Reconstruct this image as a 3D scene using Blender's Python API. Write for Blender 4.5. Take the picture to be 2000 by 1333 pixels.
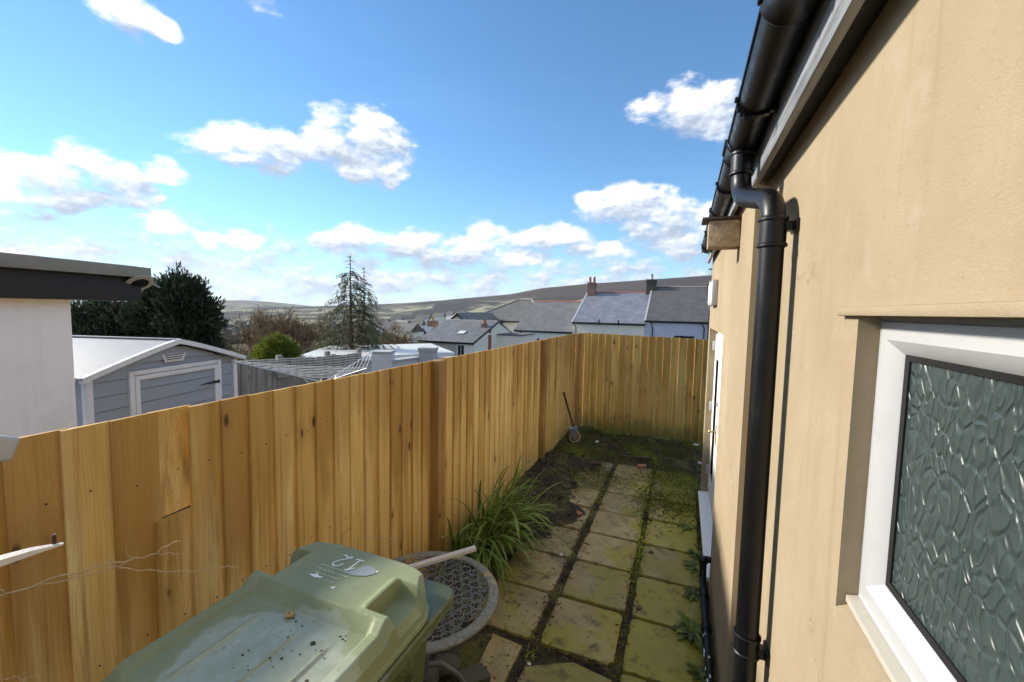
import bpy, bmesh, math, random
import numpy as np
from mathutils import Vector, Matrix
random.seed(7); RNG = np.random.default_rng(7)
sc = bpy.context.scene
for o in list(bpy.data.objects): bpy.data.objects.remove(o)
COL = sc.collection
rad = math.radians

# ------------------------------------------------------------------ camera
CAM_H = 2.3; FPX = 826.2
YAW, PITCH, ROLL = rad(22.0), rad(4.18), rad(1.15)
_f = Vector((-math.sin(YAW)*math.cos(PITCH), math.cos(YAW)*math.cos(PITCH), -math.sin(PITCH)))
_r = Vector((math.cos(YAW), math.sin(YAW), 0)); _u = _r.cross(_f)
_r2 = math.cos(ROLL)*_r + math.sin(ROLL)*_u; _u2 = -math.sin(ROLL)*_r + math.cos(ROLL)*_u
cam_d = bpy.data.cameras.new('camera'); cam = bpy.data.objects.new('camera', cam_d); COL.objects.link(cam)
cam.matrix_world = Matrix(((_r2.x, _u2.x, -_f.x, 0), (_r2.y, _u2.y, -_f.y, 0), (_r2.z, _u2.z, -_f.z, CAM_H), (0, 0, 0, 1)))
cam_d.sensor_width = 36; cam_d.lens = FPX/2000*36; cam_d.clip_start = 0.02; cam_d.clip_end = 12000
sc.camera = cam
EYE = Vector((0, 0, CAM_H))
def ray(px, py): return _r2*((px-1000)/FPX) + _u2*(-(py-666.5)/FPX) + _f
def at(px, py, D): return EYE + ray(px, py)*D
def ony(px, py, Y): d = ray(px, py); return EYE + d*(Y/d.y)
def onx(px, py, X): d = ray(px, py); return EYE + d*(X/d.x)
def onz(px, py, Z): d = ray(px, py); return EYE + d*((Z-CAM_H)/d.z)

# ------------------------------------------------------------------ exposure, sky, sun
sc.render.engine = 'CYCLES'; sc.cycles.use_adaptive_sampling = True; sc.cycles.adaptive_threshold = 0.02
sc.view_settings.view_transform = 'Standard'; sc.view_settings.look = 'None'
sc.view_settings.gamma = 1; sc.view_settings.use_curve_mapping = False
EXPOSURE = 1.98
sc.view_settings.exposure = EXPOSURE
SUN_AZ, SUN_EL = rad(-93), rad(27)          # azimuth from +Y, positive to the right
SUN_DIR = Vector((math.sin(SUN_AZ)*math.cos(SUN_EL), math.cos(SUN_AZ)*math.cos(SUN_EL), math.sin(SUN_EL)))
sun_d = bpy.data.lights.new('sun', 'SUN'); sun_d.energy = 2.0; sun_d.angle = rad(5.5); sun_d.color = (1, 0.93, 0.82)
sun = bpy.data.objects.new('sun', sun_d); COL.objects.link(sun)
sun.rotation_euler = SUN_DIR.to_track_quat('Z', 'Y').to_euler()

world = bpy.data.worlds.new('World'); sc.world = world; world.use_nodes = True
class NT:
    """small helper to write node trees"""
    def __init__(s, tree): s.t = tree
    def n(s, typ, props=None, ins=None):
        nd = s.t.nodes.new(typ)
        for k, v in (props or {}).items(): setattr(nd, k, v)
        for k, v in (ins or {}).items():
            if isinstance(v, bpy.types.NodeSocket): s.t.links.new(v, nd.inputs[k])
            else: nd.inputs[k].default_value = v
        return nd
    def link(s, a, b): s.t.links.new(a, b)
    def math(s, op, a, b=None, c=None, clamp=False):
        ins = {0: a}
        if b is not None: ins[1] = b
        if c is not None: ins[2] = c
        return s.n('ShaderNodeMath', {'operation': op, 'use_clamp': clamp}, ins).outputs[0]
    def vmath(s, op, a, b=None, out=0):
        ins = {0: a}
        if b is not None: ins[1] = b
        return s.n('ShaderNodeVectorMath', {'operation': op}, ins).outputs[out]
    def ramp(s, fac, stops, interp='LINEAR'):
        nd = s.n('ShaderNodeValToRGB', None, {0: fac}); cr = nd.color_ramp; cr.interpolation = interp
        while len(cr.elements) < len(stops): cr.elements.new(0.5)
        for e, (p, c) in zip(cr.elements, stops):
            e.position = p; e.color = (*c, 1) if len(c) == 3 else c
        return nd.outputs[0]
    def noise(s, vec, scale, detail=4, rough=0.55, dist=0.0, out=0):
        ins = {'Scale': scale, 'Detail': detail, 'Roughness': rough, 'Distortion': dist}
        if vec is not None: ins['Vector'] = vec
        return s.n('ShaderNodeTexNoise', None, ins).outputs[out]
    def mix(s, fac, a, b, blend='MIX'):
        nd = s.n('ShaderNodeMix', {'data_type': 'RGBA', 'blend_type': blend})
        for k, v in ((0, fac), (6, a), (7, b)):
            if isinstance(v, bpy.types.NodeSocket): s.t.links.new(v, nd.inputs[k])
            else: nd.inputs[k].default_value = v if k == 0 else ((*v, 1) if len(v) == 3 else v)
        return nd.outputs[2]
    def mrange(s, v, a, b, c=0.0, d=1.0, smooth=False):
        nd = s.n('ShaderNodeMapRange', {'clamp': True, 'interpolation_type': 'SMOOTHSTEP' if smooth else 'LINEAR'},
                 {0: v, 1: a, 2: b, 3: c, 4: d})
        return nd.outputs[0]

def px_dir(px, py):
    d = ray(px, py).normalized(); return math.atan2(d.x, d.y), math.asin(d.z)
CLOUDS = [  # where each cumulus stands, as photo position and half sizes; turned into compass bearing and elevation
 (430,292,80,30),(500,285,85,34),(575,295,95,44),(650,275,75,55),(720,285,70,68),(760,330,42,36),(700,335,80,26),
 (105,350,105,52),(190,335,100,42),(250,378,62,32),(30,365,60,36),(318,330,60,26),(150,388,120,24),
 (310,435,64,19),(392,462,36,22),(470,475,60,24),
 (240,25,58,36),(312,46,48,22),(195,2,40,24),
 (1345,212,92,44),(1390,200,52,42),(1285,216,42,18),(1400,240,50,30),
 (1215,400,72,40),(1275,430,78,46),(1385,445,60,50),(1155,390,36,18),(1340,480,70,34),
 (680,472,66,34),(780,478,110,30),(900,490,120,32),(962,450,36,17),(1080,465,95,22),(1170,490,85,20),(1010,505,90,22),
 (130,492,120,24),(30,500,90,22)]
def build_world():
    t = world.node_tree; t.nodes.clear(); N = NT(t)
    out = N.n('ShaderNodeOutputWorld'); bg = N.n('ShaderNodeBackground')
    tc = N.n('ShaderNodeTexCoord')
    sky = N.n('ShaderNodeTexSky', {'sky_type': 'NISHITA', 'sun_disc': False, 'sun_elevation': SUN_EL, 'sun_rotation': SUN_AZ % (2*math.pi),
              'altitude': 0.0, 'air_density': 1.0, 'dust_density': 0.0, 'ozone_density': 6.0})
    d = N.vmath('NORMALIZE', tc.outputs['Generated'])
    sp = N.n('ShaderNodeSeparateXYZ', None, {0: d})
    az = N.math('ARCTAN2', sp.outputs[0], sp.outputs[1]); el = N.math('ARCSINE', sp.outputs[2])
    # ragged outlines: warp bearing and elevation a little
    w = N.noise(d, 11.0, 2, 0.55, out=1)
    p = N.vmath('ADD', N.n('ShaderNodeCombineXYZ', None, {0: az, 1: el, 2: 0.0}).outputs[0], N.vmath('MULTIPLY', N.vmath('SUBTRACT', w, (0.5, 0.5, 0.5)), (0.06, 0.05, 0.0)))
    def blobs(p, lst):
        m = None
        for (x, y, rx, ry) in lst:
            a0, e0 = px_dir(x, y); a1, _ = px_dir(x+rx, y); a2, _ = px_dir(x-rx, y); _, e1 = px_dir(x, y-ry); _, e2 = px_dir(x, y+ry)
            ra = max(0.5*abs(a1-a2), 0.004)*CLOUD_GROW; re = max(0.5*abs(e1-e2), 0.003)*CLOUD_GROW
            q = N.vmath('MULTIPLY', N.vmath('SUBTRACT', p, (a0, e0, 0)), (1/ra, 1/re, 0))
            k = N.vmath('DOT_PRODUCT', q, q, out=1)
            m = k if m is None else N.math('SMOOTH_MIN', m, k, 0.3)
        return N.math('SUBTRACT', 1.0, m)
    big = sorted(CLOUDS, key=lambda c: -c[2]*c[3])[:22]
    elx = N.n('ShaderNodeCombineXYZ', None, {0: sp.outputs[0], 1: sp.outputs[1], 2: N.math('MULTIPLY', sp.outputs[2], 1.8)}).outputs[0]
    # low deck all round the horizon; unseen cumulus out of view thickened to brighten shade
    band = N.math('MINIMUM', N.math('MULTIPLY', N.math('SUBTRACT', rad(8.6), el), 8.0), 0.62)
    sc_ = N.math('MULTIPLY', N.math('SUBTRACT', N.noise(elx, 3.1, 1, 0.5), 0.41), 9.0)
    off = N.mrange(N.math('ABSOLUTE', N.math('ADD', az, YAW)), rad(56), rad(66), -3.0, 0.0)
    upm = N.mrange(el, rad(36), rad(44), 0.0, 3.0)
    fill_clouds = N.math('MINIMUM', N.math('ADD', N.math('ADD', sc_, off), upm), N.math('MINIMUM', sc_, 0.8))
    other = N.math('MAXIMUM', band, fill_clouds)
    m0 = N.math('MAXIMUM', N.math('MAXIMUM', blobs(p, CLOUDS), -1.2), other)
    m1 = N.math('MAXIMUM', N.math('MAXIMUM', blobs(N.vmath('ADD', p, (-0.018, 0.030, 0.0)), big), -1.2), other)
    # billows
    s = Vector((-0.45, 0.10, 0.88)).normalized()*0.016
    def fbm(v, det): return N.math('MULTIPLY', N.math('SUBTRACT', N.noise(v, 15.0, det, 0.60), 0.5), 3.4)
    f0 = fbm(elx, 7); f1 = fbm(N.vmath('ADD', elx, tuple(s)), 4)
    g0 = N.math('ADD', m0, f0)
    alpha = N.mrange(g0, -0.05, 0.95, smooth=True)
    lit = N.math('ADD', N.math('MULTIPLY', N.math('SUBTRACT', f0, f1), 0.85), N.math('MULTIPLY', N.math('SUBTRACT', m0, m1), 0.80))
    shade = N.mrange(lit, -0.30, 0.95)
    K = SKY_STRENGTH
    white = CLOUD_WHITE/K
    ccol = N.ramp(shade, [(0.0, (0.38*white, 0.45*white, 0.56*white)), (0.42, (0.66*white, 0.72*white, 0.80*white)), (0.74, (white, white*0.985, white*0.955)), (1.0, (1.08*white, 1.06*white, 1.03*white))])
    # thin veil of high cloud, milkier towards the horizon
    veil = N.math('ADD', N.mrange(N.noise(N.vmath('MULTIPLY', d, (1.0, 1.0, 5.0)), 2.3, 4, 0.6, 0.6), 0.52, 0.78, 0.0, 0.08), N.mrange(el, rad(18), 0.0, 0.0, 0.22))
    skyc = N.mix(veil, N.mix(1.0, sky.outputs[0], (0.90, 1.08, 1.06), 'MULTIPLY'), (0.40*white, 0.60*white, 0.74*white))
    fin = N.mix(alpha, skyc, ccol)
    N.link(fin, bg.inputs[0]); bg.inputs[1].default_value = K
    N.link(bg.outputs[0], out.inputs[0])
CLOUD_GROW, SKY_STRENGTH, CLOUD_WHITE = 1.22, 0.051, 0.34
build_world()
world.cycles.sampling_method = 'MANUAL'; world.cycles.sample_map_resolution = 256

# ------------------------------------------------------------------ mesh and object helpers
def tag(o, label=None, cat=None, group=None, kind=None):
    if label: o['label'] = label
    if cat: o['category'] = cat
    if group: o['group'] = group
    if kind: o['kind'] = kind
    return o
def empty(name, loc=(0, 0, 0), rz=0.0, label=None, cat=None, group=None):
    o = bpy.data.objects.new(name, None); COL.objects.link(o); o.location = loc; o.rotation_euler = (0, 0, rz); o.empty_display_size = 0.1
    return tag(o, label, cat, group)
def link(name, me, mat=None, parent=None, loc=(0, 0, 0), rot=(0, 0, 0)):
    o = bpy.data.objects.new(name, me); COL.objects.link(o)
    if mat is not None and not me.materials: me.materials.append(mat)
    if parent is not None: o.parent = parent
    o.location = loc; o.rotation_euler = rot
    return o
class MB:
    def __init__(s): s.v = []; s.f = []
    def add(s, vs, fs, M=None):
        n = len(s.v)
        s.v += [tuple(M @ Vector(v)) if M is not None else tuple(v) for v in vs]
        s.f += [tuple(i+n for i in f) for f in fs]; return s
    def box(s, c, d, M=None, rz=0.0):
        x, y, z = (k/2 for k in d)
        vs = [Vector((a*x, b*y, e*z)) for e in (-1, 1) for b in (-1, 1) for a in (-1, 1)]
        if rz: R = Matrix.Rotation(rz, 3, 'Z'); vs = [R @ v for v in vs]
        vs = [v+Vector(c) for v in vs]
        return s.add(vs, [(0, 2, 3, 1), (4, 5, 7, 6), (0, 1, 5, 4), (2, 6, 7, 3), (0, 4, 6, 2), (1, 3, 7, 5)], M)
    def bbox(s, c, d, b=0.005, M=None, seg=2):
        bm = bmesh.new(); bmesh.ops.create_cube(bm, size=1)
        for v in bm.verts: v.co = Vector((v.co.x*d[0], v.co.y*d[1], v.co.z*d[2]))
        bmesh.ops.bevel(bm, geom=bm.edges[:], offset=b, segments=seg, affect='EDGES', profile=0.6)
        bm.verts.index_update()
        vs = [v.co+Vector(c) for v in bm.verts]; fs = [[v.index for v in f.verts] for f in bm.faces]; bm.free()
        return s.add(vs, fs, M)
    def hexa(s, pts, M=None):       # 8 points: bottom 4 (ccw), top 4
        return s.add(pts, [(3, 2, 1, 0), (4, 5, 6, 7), (0, 1, 5, 4), (1, 2, 6, 5), (2, 3, 7, 6), (3, 0, 4, 7)], M)
    def tube(s, pts, r, n=10, caps=True, M=None):
        pts = [Vector(p) for p in pts]; rs = r if isinstance(r, (list, tuple)) else [r]*len(pts)
        vs = []; fs = []; a = None
        for i, p in enumerate(pts):
            t = (pts[min(i+1, len(pts)-1)]-pts[max(i-1, 0)]).normalized()
            if a is None: a = t.orthogonal().normalized()
            a = (a-t*a.dot(t)).normalized(); b = t.cross(a)
            for k in range(n):
                th = 2*math.pi*k/n; vs.append(p+(a*math.cos(th)+b*math.sin(th))*rs[i])
        for i in range(len(pts)-1):
            for k in range(n): fs.append((i*n+k, i*n+(k+1) % n, (i+1)*n+(k+1) % n, (i+1)*n+k))
        if caps: fs.append(tuple(range(n-1, -1, -1))); fs.append(tuple(range((len(pts)-1)*n, len(pts)*n)))
        return s.add(vs, fs, M)
    def lathe(s, prof, n=32, M=None, closed=False):
        vs = []; fs = []; m = len(prof)
        for k in range(n):
            th = 2*math.pi*k/n
            for (r, z) in prof: vs.append((r*math.cos(th), r*math.sin(th), z))
        for k in range(n):
            k2 = (k+1) % n
            for i in range(m if closed else m-1):
                j = (i+1) % m; fs.append((k*m+i, k2*m+i, k2*m+j, k*m+j))
        return s.add(vs, fs, M)
    def prism(s, poly, ext, M=None):     # poly: list of 3D points, extruded by vector
        n = len(poly); e = Vector(ext); vs = [Vector(p) for p in poly]; vs += [p+e for p in vs]
        fs = [tuple(range(n-1, -1, -1)), tuple(range(n, 2*n))]+[(i, (i+1) % n, n+(i+1) % n, n+i) for i in range(n)]
        return s.add(vs, fs, M)
    def mesh(s, name, mat=None, smooth=None, fix=True):
        me = bpy.data.meshes.new(name); me.from_pydata([tuple(v) for v in s.v], [], s.f)
        if fix:
            bm = bmesh.new(); bm.from_mesh(me); bmesh.ops.recalc_face_normals(bm, faces=bm.faces); bm.to_mesh(me); bm.free()
        if mat is not None: me.materials.append(mat)
        if smooth is not None:
            me.polygons.foreach_set('use_smooth', [True]*len(me.polygons))
            try: me.set_sharp_from_angle(angle=rad(smooth))
            except Exception: pass
        me.update(); return me
    def build(s, name, mat, parent=None, smooth=None, loc=(0, 0, 0), rot=(0, 0, 0)):
        return link(name, s.mesh(name, mat, smooth), None, parent, loc, rot)
def np_mesh(name, V, F, mat, smooth=False, attr=None):
    """V (n,3) array, F (m,k) array of equal-sized faces"""
    me = bpy.data.meshes.new(name); k = F.shape[1]
    me.vertices.add(len(V)); me.vertices.foreach_set('co', np.ascontiguousarray(V, dtype=np.float32).ravel())
    me.loops.add(F.size); me.loops.foreach_set('vertex_index', np.ascontiguousarray(F, dtype=np.int32).ravel())
    me.polygons.add(len(F)); me.polygons.foreach_set('loop_start', np.arange(0, F.size, k, dtype=np.int32))
    me.polygons.foreach_set('loop_total', np.full(len(F), k, dtype=np.int32))
    if smooth: me.polygons.foreach_set('use_smooth', np.ones(len(F), dtype=bool))
    me.materials.append(mat)
    if attr is not None:
        a = me.attributes.new('tint', 'FLOAT', 'FACE'); a.data.foreach_set('value', np.asarray(attr, dtype=np.float32))
    me.update(); me.validate(); return me

# ------------------------------------------------------------------ materials
def new_mat(name):
    m = bpy.data.materials.new(name); m.use_nodes = True; m.node_tree.nodes.clear()
    N = NT(m.node_tree); out = N.n('ShaderNodeOutputMaterial'); b = N.n('ShaderNodeBsdfPrincipled')
    N.link(b.outputs[0], out.inputs[0]); return m, N, b
def setin(N, b, **kw):
    for k, v in kw.items():
        k = {'base': 'Base Color', 'rough': 'Roughness', 'metal': 'Metallic', 'normal': 'Normal', 'spec': 'Specular IOR Level',
             'coat': 'Coat Weight', 'trans': 'Transmission Weight', 'ior': 'IOR', 'sheen': 'Sheen Weight', 'coatr': 'Coat Roughness'}[k]
        if isinstance(v, bpy.types.NodeSocket): N.link(v, b.inputs[k])
        else: b.inputs[k].default_value = (*v, 1) if isinstance(v, tuple) and len(v) == 3 and k == 'Base Color' else v
def bump(N, h, strength=0.3, dist=0.01):
    return N.n('ShaderNodeBump', None, {'Strength': strength, 'Distance': dist, 'Height': h}).outputs[0]
def objc(N): return N.n('ShaderNodeTexCoord').outputs['Object']
def wpos(N): return N.n('ShaderNodeNewGeometry').outputs['Position']
def rnd(N): return N.n('ShaderNodeObjectInfo').outputs['Random']
def shifted(N, vec, amt=37.0):
    r = rnd(N); c = N.n('ShaderNodeCombineXYZ', None, {0: N.math('MULTIPLY', r, amt), 1: N.math('MULTIPLY', r, amt*1.7), 2: N.math('MULTIPLY', r, amt*0.6)}).outputs[0]
    return N.vmath('ADD', vec, c)
MAT = {}
def simple(name, col, rough=0.5, var=0.12, scale=8.0, bstr=0.15, bscale=60.0, bdist=0.004, metal=0.0, spec=0.5, coat=0.0, world_=False):
    m, N, b = new_mat(name); v = wpos(N) if world_ else shifted(N, objc(N))
    n = N.noise(v, scale, 5, 0.6)
    c = N.mix(n, tuple(k*(1-var) for k in col), tuple(min(1, k*(1+var)) for k in col))
    setin(N, b, base=c, rough=N.mrange(n, 0.3, 0.7, rough*0.85, min(1, rough*1.12)), metal=metal, spec=spec, coat=coat)
    if bstr: setin(N, b, normal=bump(N, N.noise(v, bscale, 3, 0.6), bstr, bdist))
    MAT[name] = m; return m

def mat_fence(name, a, bcol, c, damp=0.3, green=0.25):
    """softwood board: grain along z, sapwood/heartwood bands, knots, damp stain from the top, algae near the ground"""
    m, N, b = new_mat(name); o = objc(N); v = shifted(N, o)
    geo = N.n('ShaderNodeSeparateXYZ', None, {0: wpos(N)})
    kvec = N.vmath('MULTIPLY', v, (7.5, 7.5, 6.0))
    kv = N.n('ShaderNodeTexVoronoi', {'feature': 'F1'}, {'Vector': kvec, 'Scale': 1.0, 'Randomness': 1.0})
    kd = kv.outputs['Distance']; krand = N.n('ShaderNodeSeparateColor', None, {0: kv.outputs['Color']}).outputs[0]
    gate = N.math('GREATER_THAN', krand, 0.66)
    knot = N.math('MULTIPLY', N.mrange(kd, 0.07, 0.15, 1.0, 0.0, True), gate)
    halo = N.math('MULTIPLY', N.mrange(kd, 0.10, 0.50, 1.0, 0.0, True), gate)
    warp = N.noise(N.vmath('MULTIPLY', v, (3, 3, 0.8)), 2.0, 2, 0.5)
    gx = N.math('ADD', N.vmath('DOT_PRODUCT', v, (14.0, 14.0, 0.0), out=1), N.math('ADD', N.math('MULTIPLY', warp, 2.6), N.math('MULTIPLY', halo, 0.5)))
    rings = N.math('SINE', N.math('MULTIPLY', gx, 38.0))
    fine = N.noise(N.vmath('MULTIPLY', v, (90, 90, 2.2)), 1.0, 4, 0.6)
    broad = N.noise(N.vmath('MULTIPLY', v, (9, 9, 0.9)), 1.0, 4, 0.55)
    col = N.ramp(broad, [(0.28, a), (0.5, bcol), (0.75, c)])
    g = N.math('ADD', N.math('MULTIPLY', rings, 0.5), N.math('MULTIPLY', N.math('SUBTRACT', fine, 0.5), 1.3))
    col = N.mix(N.mrange(g, 0.05, 1.0, 0.0, 0.42), col, tuple(k*0.55 for k in a))
    rv = rnd(N)
    col = N.mix(N.mrange(rv, 0.15, 1.0, 0.0, 0.28), col, tuple(k*t for k, t in zip(a, (0.80, 0.74, 0.66))))
    # damp, uneven stain hanging down from the top edge
    edge = N.math('ADD', N.math('ADD', geo.outputs[2], N.math('MULTIPLY', N.math('SUBTRACT', N.noise(N.vmath('MULTIPLY', v, (14, 14, 0.7)), 1.0, 5, 0.65), 0.5), 1.3)), N.math('MULTIPLY', N.math('SUBTRACT', rv, 0.5), 0.7))
    st = N.math('MULTIPLY', N.mrange(edge, 1.12, 1.52, 0.0, damp, True), N.mrange(rv, 0.2, 0.7, 0.55, 1.0))
    col = N.mix(N.mrange(N.noise(N.vmath('MULTIPLY', v, (22, 22, 1.1)), 1.0, 5, 0.65), 0.48, 0.70, 0.0, 0.60, True), col, (a[0]*0.45, a[1]*0.36, a[2]*0.30))
    col = N.mix(N.mrange(N.noise(N.vmath('MULTIPLY', v, (11, 11, 1.7)), 1.3, 4, 0.6), 0.56, 0.72, 0.0, 0.55, True), col, tuple(min(0.9, k*1.22) for k in c))
    col = N.mix(st, col, (a[0]*0.55, a[1]*0.46, a[2]*0.32))
    low = N.math('ADD', geo.outputs[2], N.math('MULTIPLY', N.math('SUBTRACT', N.noise(v, 5.0, 4, 0.6), 0.5), 0.5))
    col = N.mix(N.mrange(low, 0.45, 0.0, 0.0, green, True), col, (0.13, 0.14, 0.035))
    col = N.mix(N.math('MULTIPLY', halo, 0.28), col, (0.28, 0.13, 0.035))
    col = N.mix(N.math('MULTIPLY', knot, 0.92), col, (0.060, 0.026, 0.014))
    # nail streaks at the rails
    setin(N, b, base=col, rough=N.mrange(broad, 0.3, 0.7, 0.5, 0.72), spec=0.35,
          normal=bump(N, N.math('ADD', N.math('MULTIPLY', fine, 0.6), N.math('MULTIPLY', rings, 0.15)), 0.28, 0.004))
    MAT[name] = m; return m
mat_fence('fence_wood', (0.66, 0.385, 0.092), (0.82, 0.535, 0.175), (0.89, 0.65, 0.29), 0.70, 0.35)
mat_fence('post_wood', (0.34, 0.185, 0.045), (0.44, 0.25, 0.07), (0.52, 0.31, 0.10), 0.6, 0.5)
mat_fence('end_wood', (0.64, 0.385, 0.085), (0.80, 0.51, 0.15), (0.88, 0.62, 0.23), 0.45, 0.8)
mat_fence('old_wood', (0.17, 0.17, 0.165), (0.27, 0.275, 0.265), (0.36, 0.355, 0.34), 0.1, 0.15)

def mat_render():
    m, N, b = new_mat('wall_render'); p = wpos(N); sp = N.n('ShaderNodeSeparateXYZ', None, {0: p})
    n1 = N.noise(p, 1.3, 5, 0.6); n2 = N.noise(N.vmath('MULTIPLY', p, (1, 4.0, 0.5)), 1.6, 5, 0.6); n3 = N.noise(p, 9, 6, 0.65)
    col = N.ramp(n1, [(0.3, (0.315, 0.245, 0.15)), (0.55, (0.37, 0.293, 0.187)), (0.75, (0.41, 0.335, 0.228))])
    col = N.mix(N.mrange(n2, 0.56, 0.80, 0, 0.5), col, (0.30, 0.22, 0.125))
    col = N.mix(N.mrange(n3, 0.58, 0.75, 0, 0.30), col, (0.29, 0.22, 0.13))
    col = N.mix(N.mrange(N.noise(N.vmath('MULTIPLY', p, (1, 9, 0.35)), 1.5, 4), 0.58, 0.72, 0, 0.35, True), col, (0.25, 0.195, 0.11))
    run = N.noise(N.vmath('MULTIPLY', p, (1, 26, 1.1)), 1.0, 5, 0.7)
    col = N.mix(N.math('MULTIPLY', N.mrange(run, 0.56, 0.80, 0, 0.38, True), N.mrange(N.noise(p, 1.9, 3), 0.42, 0.6)), col, (0.23, 0.175, 0.10))
    blot = N.noise(p, 5.5, 6, 0.7, 0.8); col = N.mix(N.mrange(blot, 0.55, 0.70, 0, 0.35, True), col, (0.43, 0.36, 0.265))
    ck = N.n('ShaderNodeTexVoronoi', {'feature': 'DISTANCE_TO_EDGE'}, {'Vector': N.vmath('ADD', p, N.vmath('MULTIPLY', N.noise(p, 7, 4, 0.7, out=1), (0.25, 0.25, 0.25))), 'Scale': 1.3}).outputs['Distance']
    col = N.mix(N.math('MULTIPLY', N.mrange(ck, 0.0015, 0.005, 0.5, 0.0), N.mrange(N.noise(p, 1.1, 2), 0.5, 0.56)), col, (0.16, 0.12, 0.07))
    # speckles of grit and mildew
    sv = N.noise(p, 55, 3, 0.6)
    col = N.mix(N.math('MULTIPLY', N.mrange(sv, 0.62, 0.74, 0, 0.55), N.mrange(n1, 0.44, 0.62, 0.1, 1)), col, (0.24, 0.16, 0.09))
    hh = N.math('ADD', N.math('MULTIPLY', N.noise(p, 260, 4, 0.8), 1.5), N.math('ADD', N.math('MULTIPLY', N.noise(p, 12, 3), 1.6), N.math('MULTIPLY', N.noise(p, 2.5, 2), 4.0)))
    setin(N, b, base=col, rough=0.88, spec=0.25, normal=bump(N, N.math('ADD', hh, N.math('MULTIPLY', N.noise(p, 75, 5, 0.75), 0.7)), 0.5, 0.006)); MAT['wall_render'] = m
mat_render()
def mat_slab():
    m, N, b = new_mat('slab_concrete'); p = wpos(N); sp = N.n('ShaderNodeSeparateXYZ', None, {0: p}); v = shifted(N, objc(N), 11)
    n1 = N.noise(v, 3.2, 6, 0.62); n2 = N.noise(v, 2.1, 5, 0.6, 0.4); n3 = N.noise(p, 70, 4, 0.65); n4 = N.noise(v, 9, 5, 0.65)
    col = N.ramp(n1, [(0.25, (0.17, 0.125, 0.05)), (0.5, (0.33, 0.255, 0.115)), (0.75, (0.45, 0.36, 0.18))])
    # yellow-green algae, thickest beside the house and towards the near end
    wx = N.math('ADD', N.mrange(sp.outputs[0], -0.9, 0.25, -0.14, 0.20), N.mrange(sp.outputs[1], 4.2, 2.6, -0.04, 0.08))
    al = N.mrange(N.math('ADD', n2, wx), 0.38, 0.60, 0, 0.88, True)
    acol = N.mix(N.noise(v, 6, 4), (0.19, 0.185, 0.005), (0.40, 0.335, 0.010))
    col = N.mix(al, col, acol)
    col = N.mix(N.mrange(n4, 0.54, 0.72, 0, 0.8, True), col, (0.055, 0.050, 0.022))
    col = N.mix(N.mrange(N.noise(v, 4.5, 6, 0.7, 1.0), 0.55, 0.66, 0, 0.65, True), col, (0.075, 0.065, 0.026))
    col = N.mix(N.mrange(n3, 0.6, 0.8, 0, 0.4), col, (0.05, 0.042, 0.03))
    r = rnd(N); col = N.mix(N.mrange(r, 0, 1, 0, 0.35), col, (0.10, 0.085, 0.045))
    setin(N, b, base=col, rough=N.mrange(n4, 0.3, 0.7, 0.35, 0.7), spec=0.5, normal=bump(N, N.math('ADD', N.math('MULTIPLY', n3, 0.5), n4), 0.4, 0.008)); MAT['slab_concrete'] = m
mat_slab()
def mat_soil():
    m, N, b = new_mat('soil'); p = wpos(N)
    n1 = N.noise(p, 3.5, 5, 0.6); n2 = N.noise(p, 38, 5, 0.7)
    col = N.ramp(n2, [(0.3, (0.009, 0.007, 0.005)), (0.55, (0.036, 0.027, 0.017)), (0.8, (0.12, 0.085, 0.05))])
    col = N.mix(N.mrange(n1, 0.44, 0.62, 0, 0.8, True), col, N.mix(n2, (0.045, 0.048, 0.010), (0.20, 0.19, 0.03)))
    setin(N, b, base=col, rough=0.85, normal=bump(N, n2, 0.8, 0.03)); MAT['soil'] = m
mat_soil()
def mat_ground():
    m, N, b = new_mat('ground_turf'); p = wpos(N)
    n1 = N.noise(p, 0.012, 6, 0.62); n2 = N.noise(p, 0.12, 6, 0.6); n3 = N.noise(p, 2.0, 5, 0.6)
    col = N.ramp(n1, [(0.3, (0.040, 0.045, 0.028)), (0.5, (0.075, 0.065, 0.045)), (0.7, (0.11, 0.115, 0.055))])
    col = N.mix(N.mrange(n2, 0.5, 0.65, 0, 0.6), col, (0.045, 0.04, 0.032))
    col = N.mix(N.mrange(n3, 0.4, 0.7, 0, 0.4), col, (0.06, 0.075, 0.025))
    setin(N, b, base=col, rough=0.95, spec=0.1); MAT['ground_turf'] = m
mat_ground()
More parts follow.
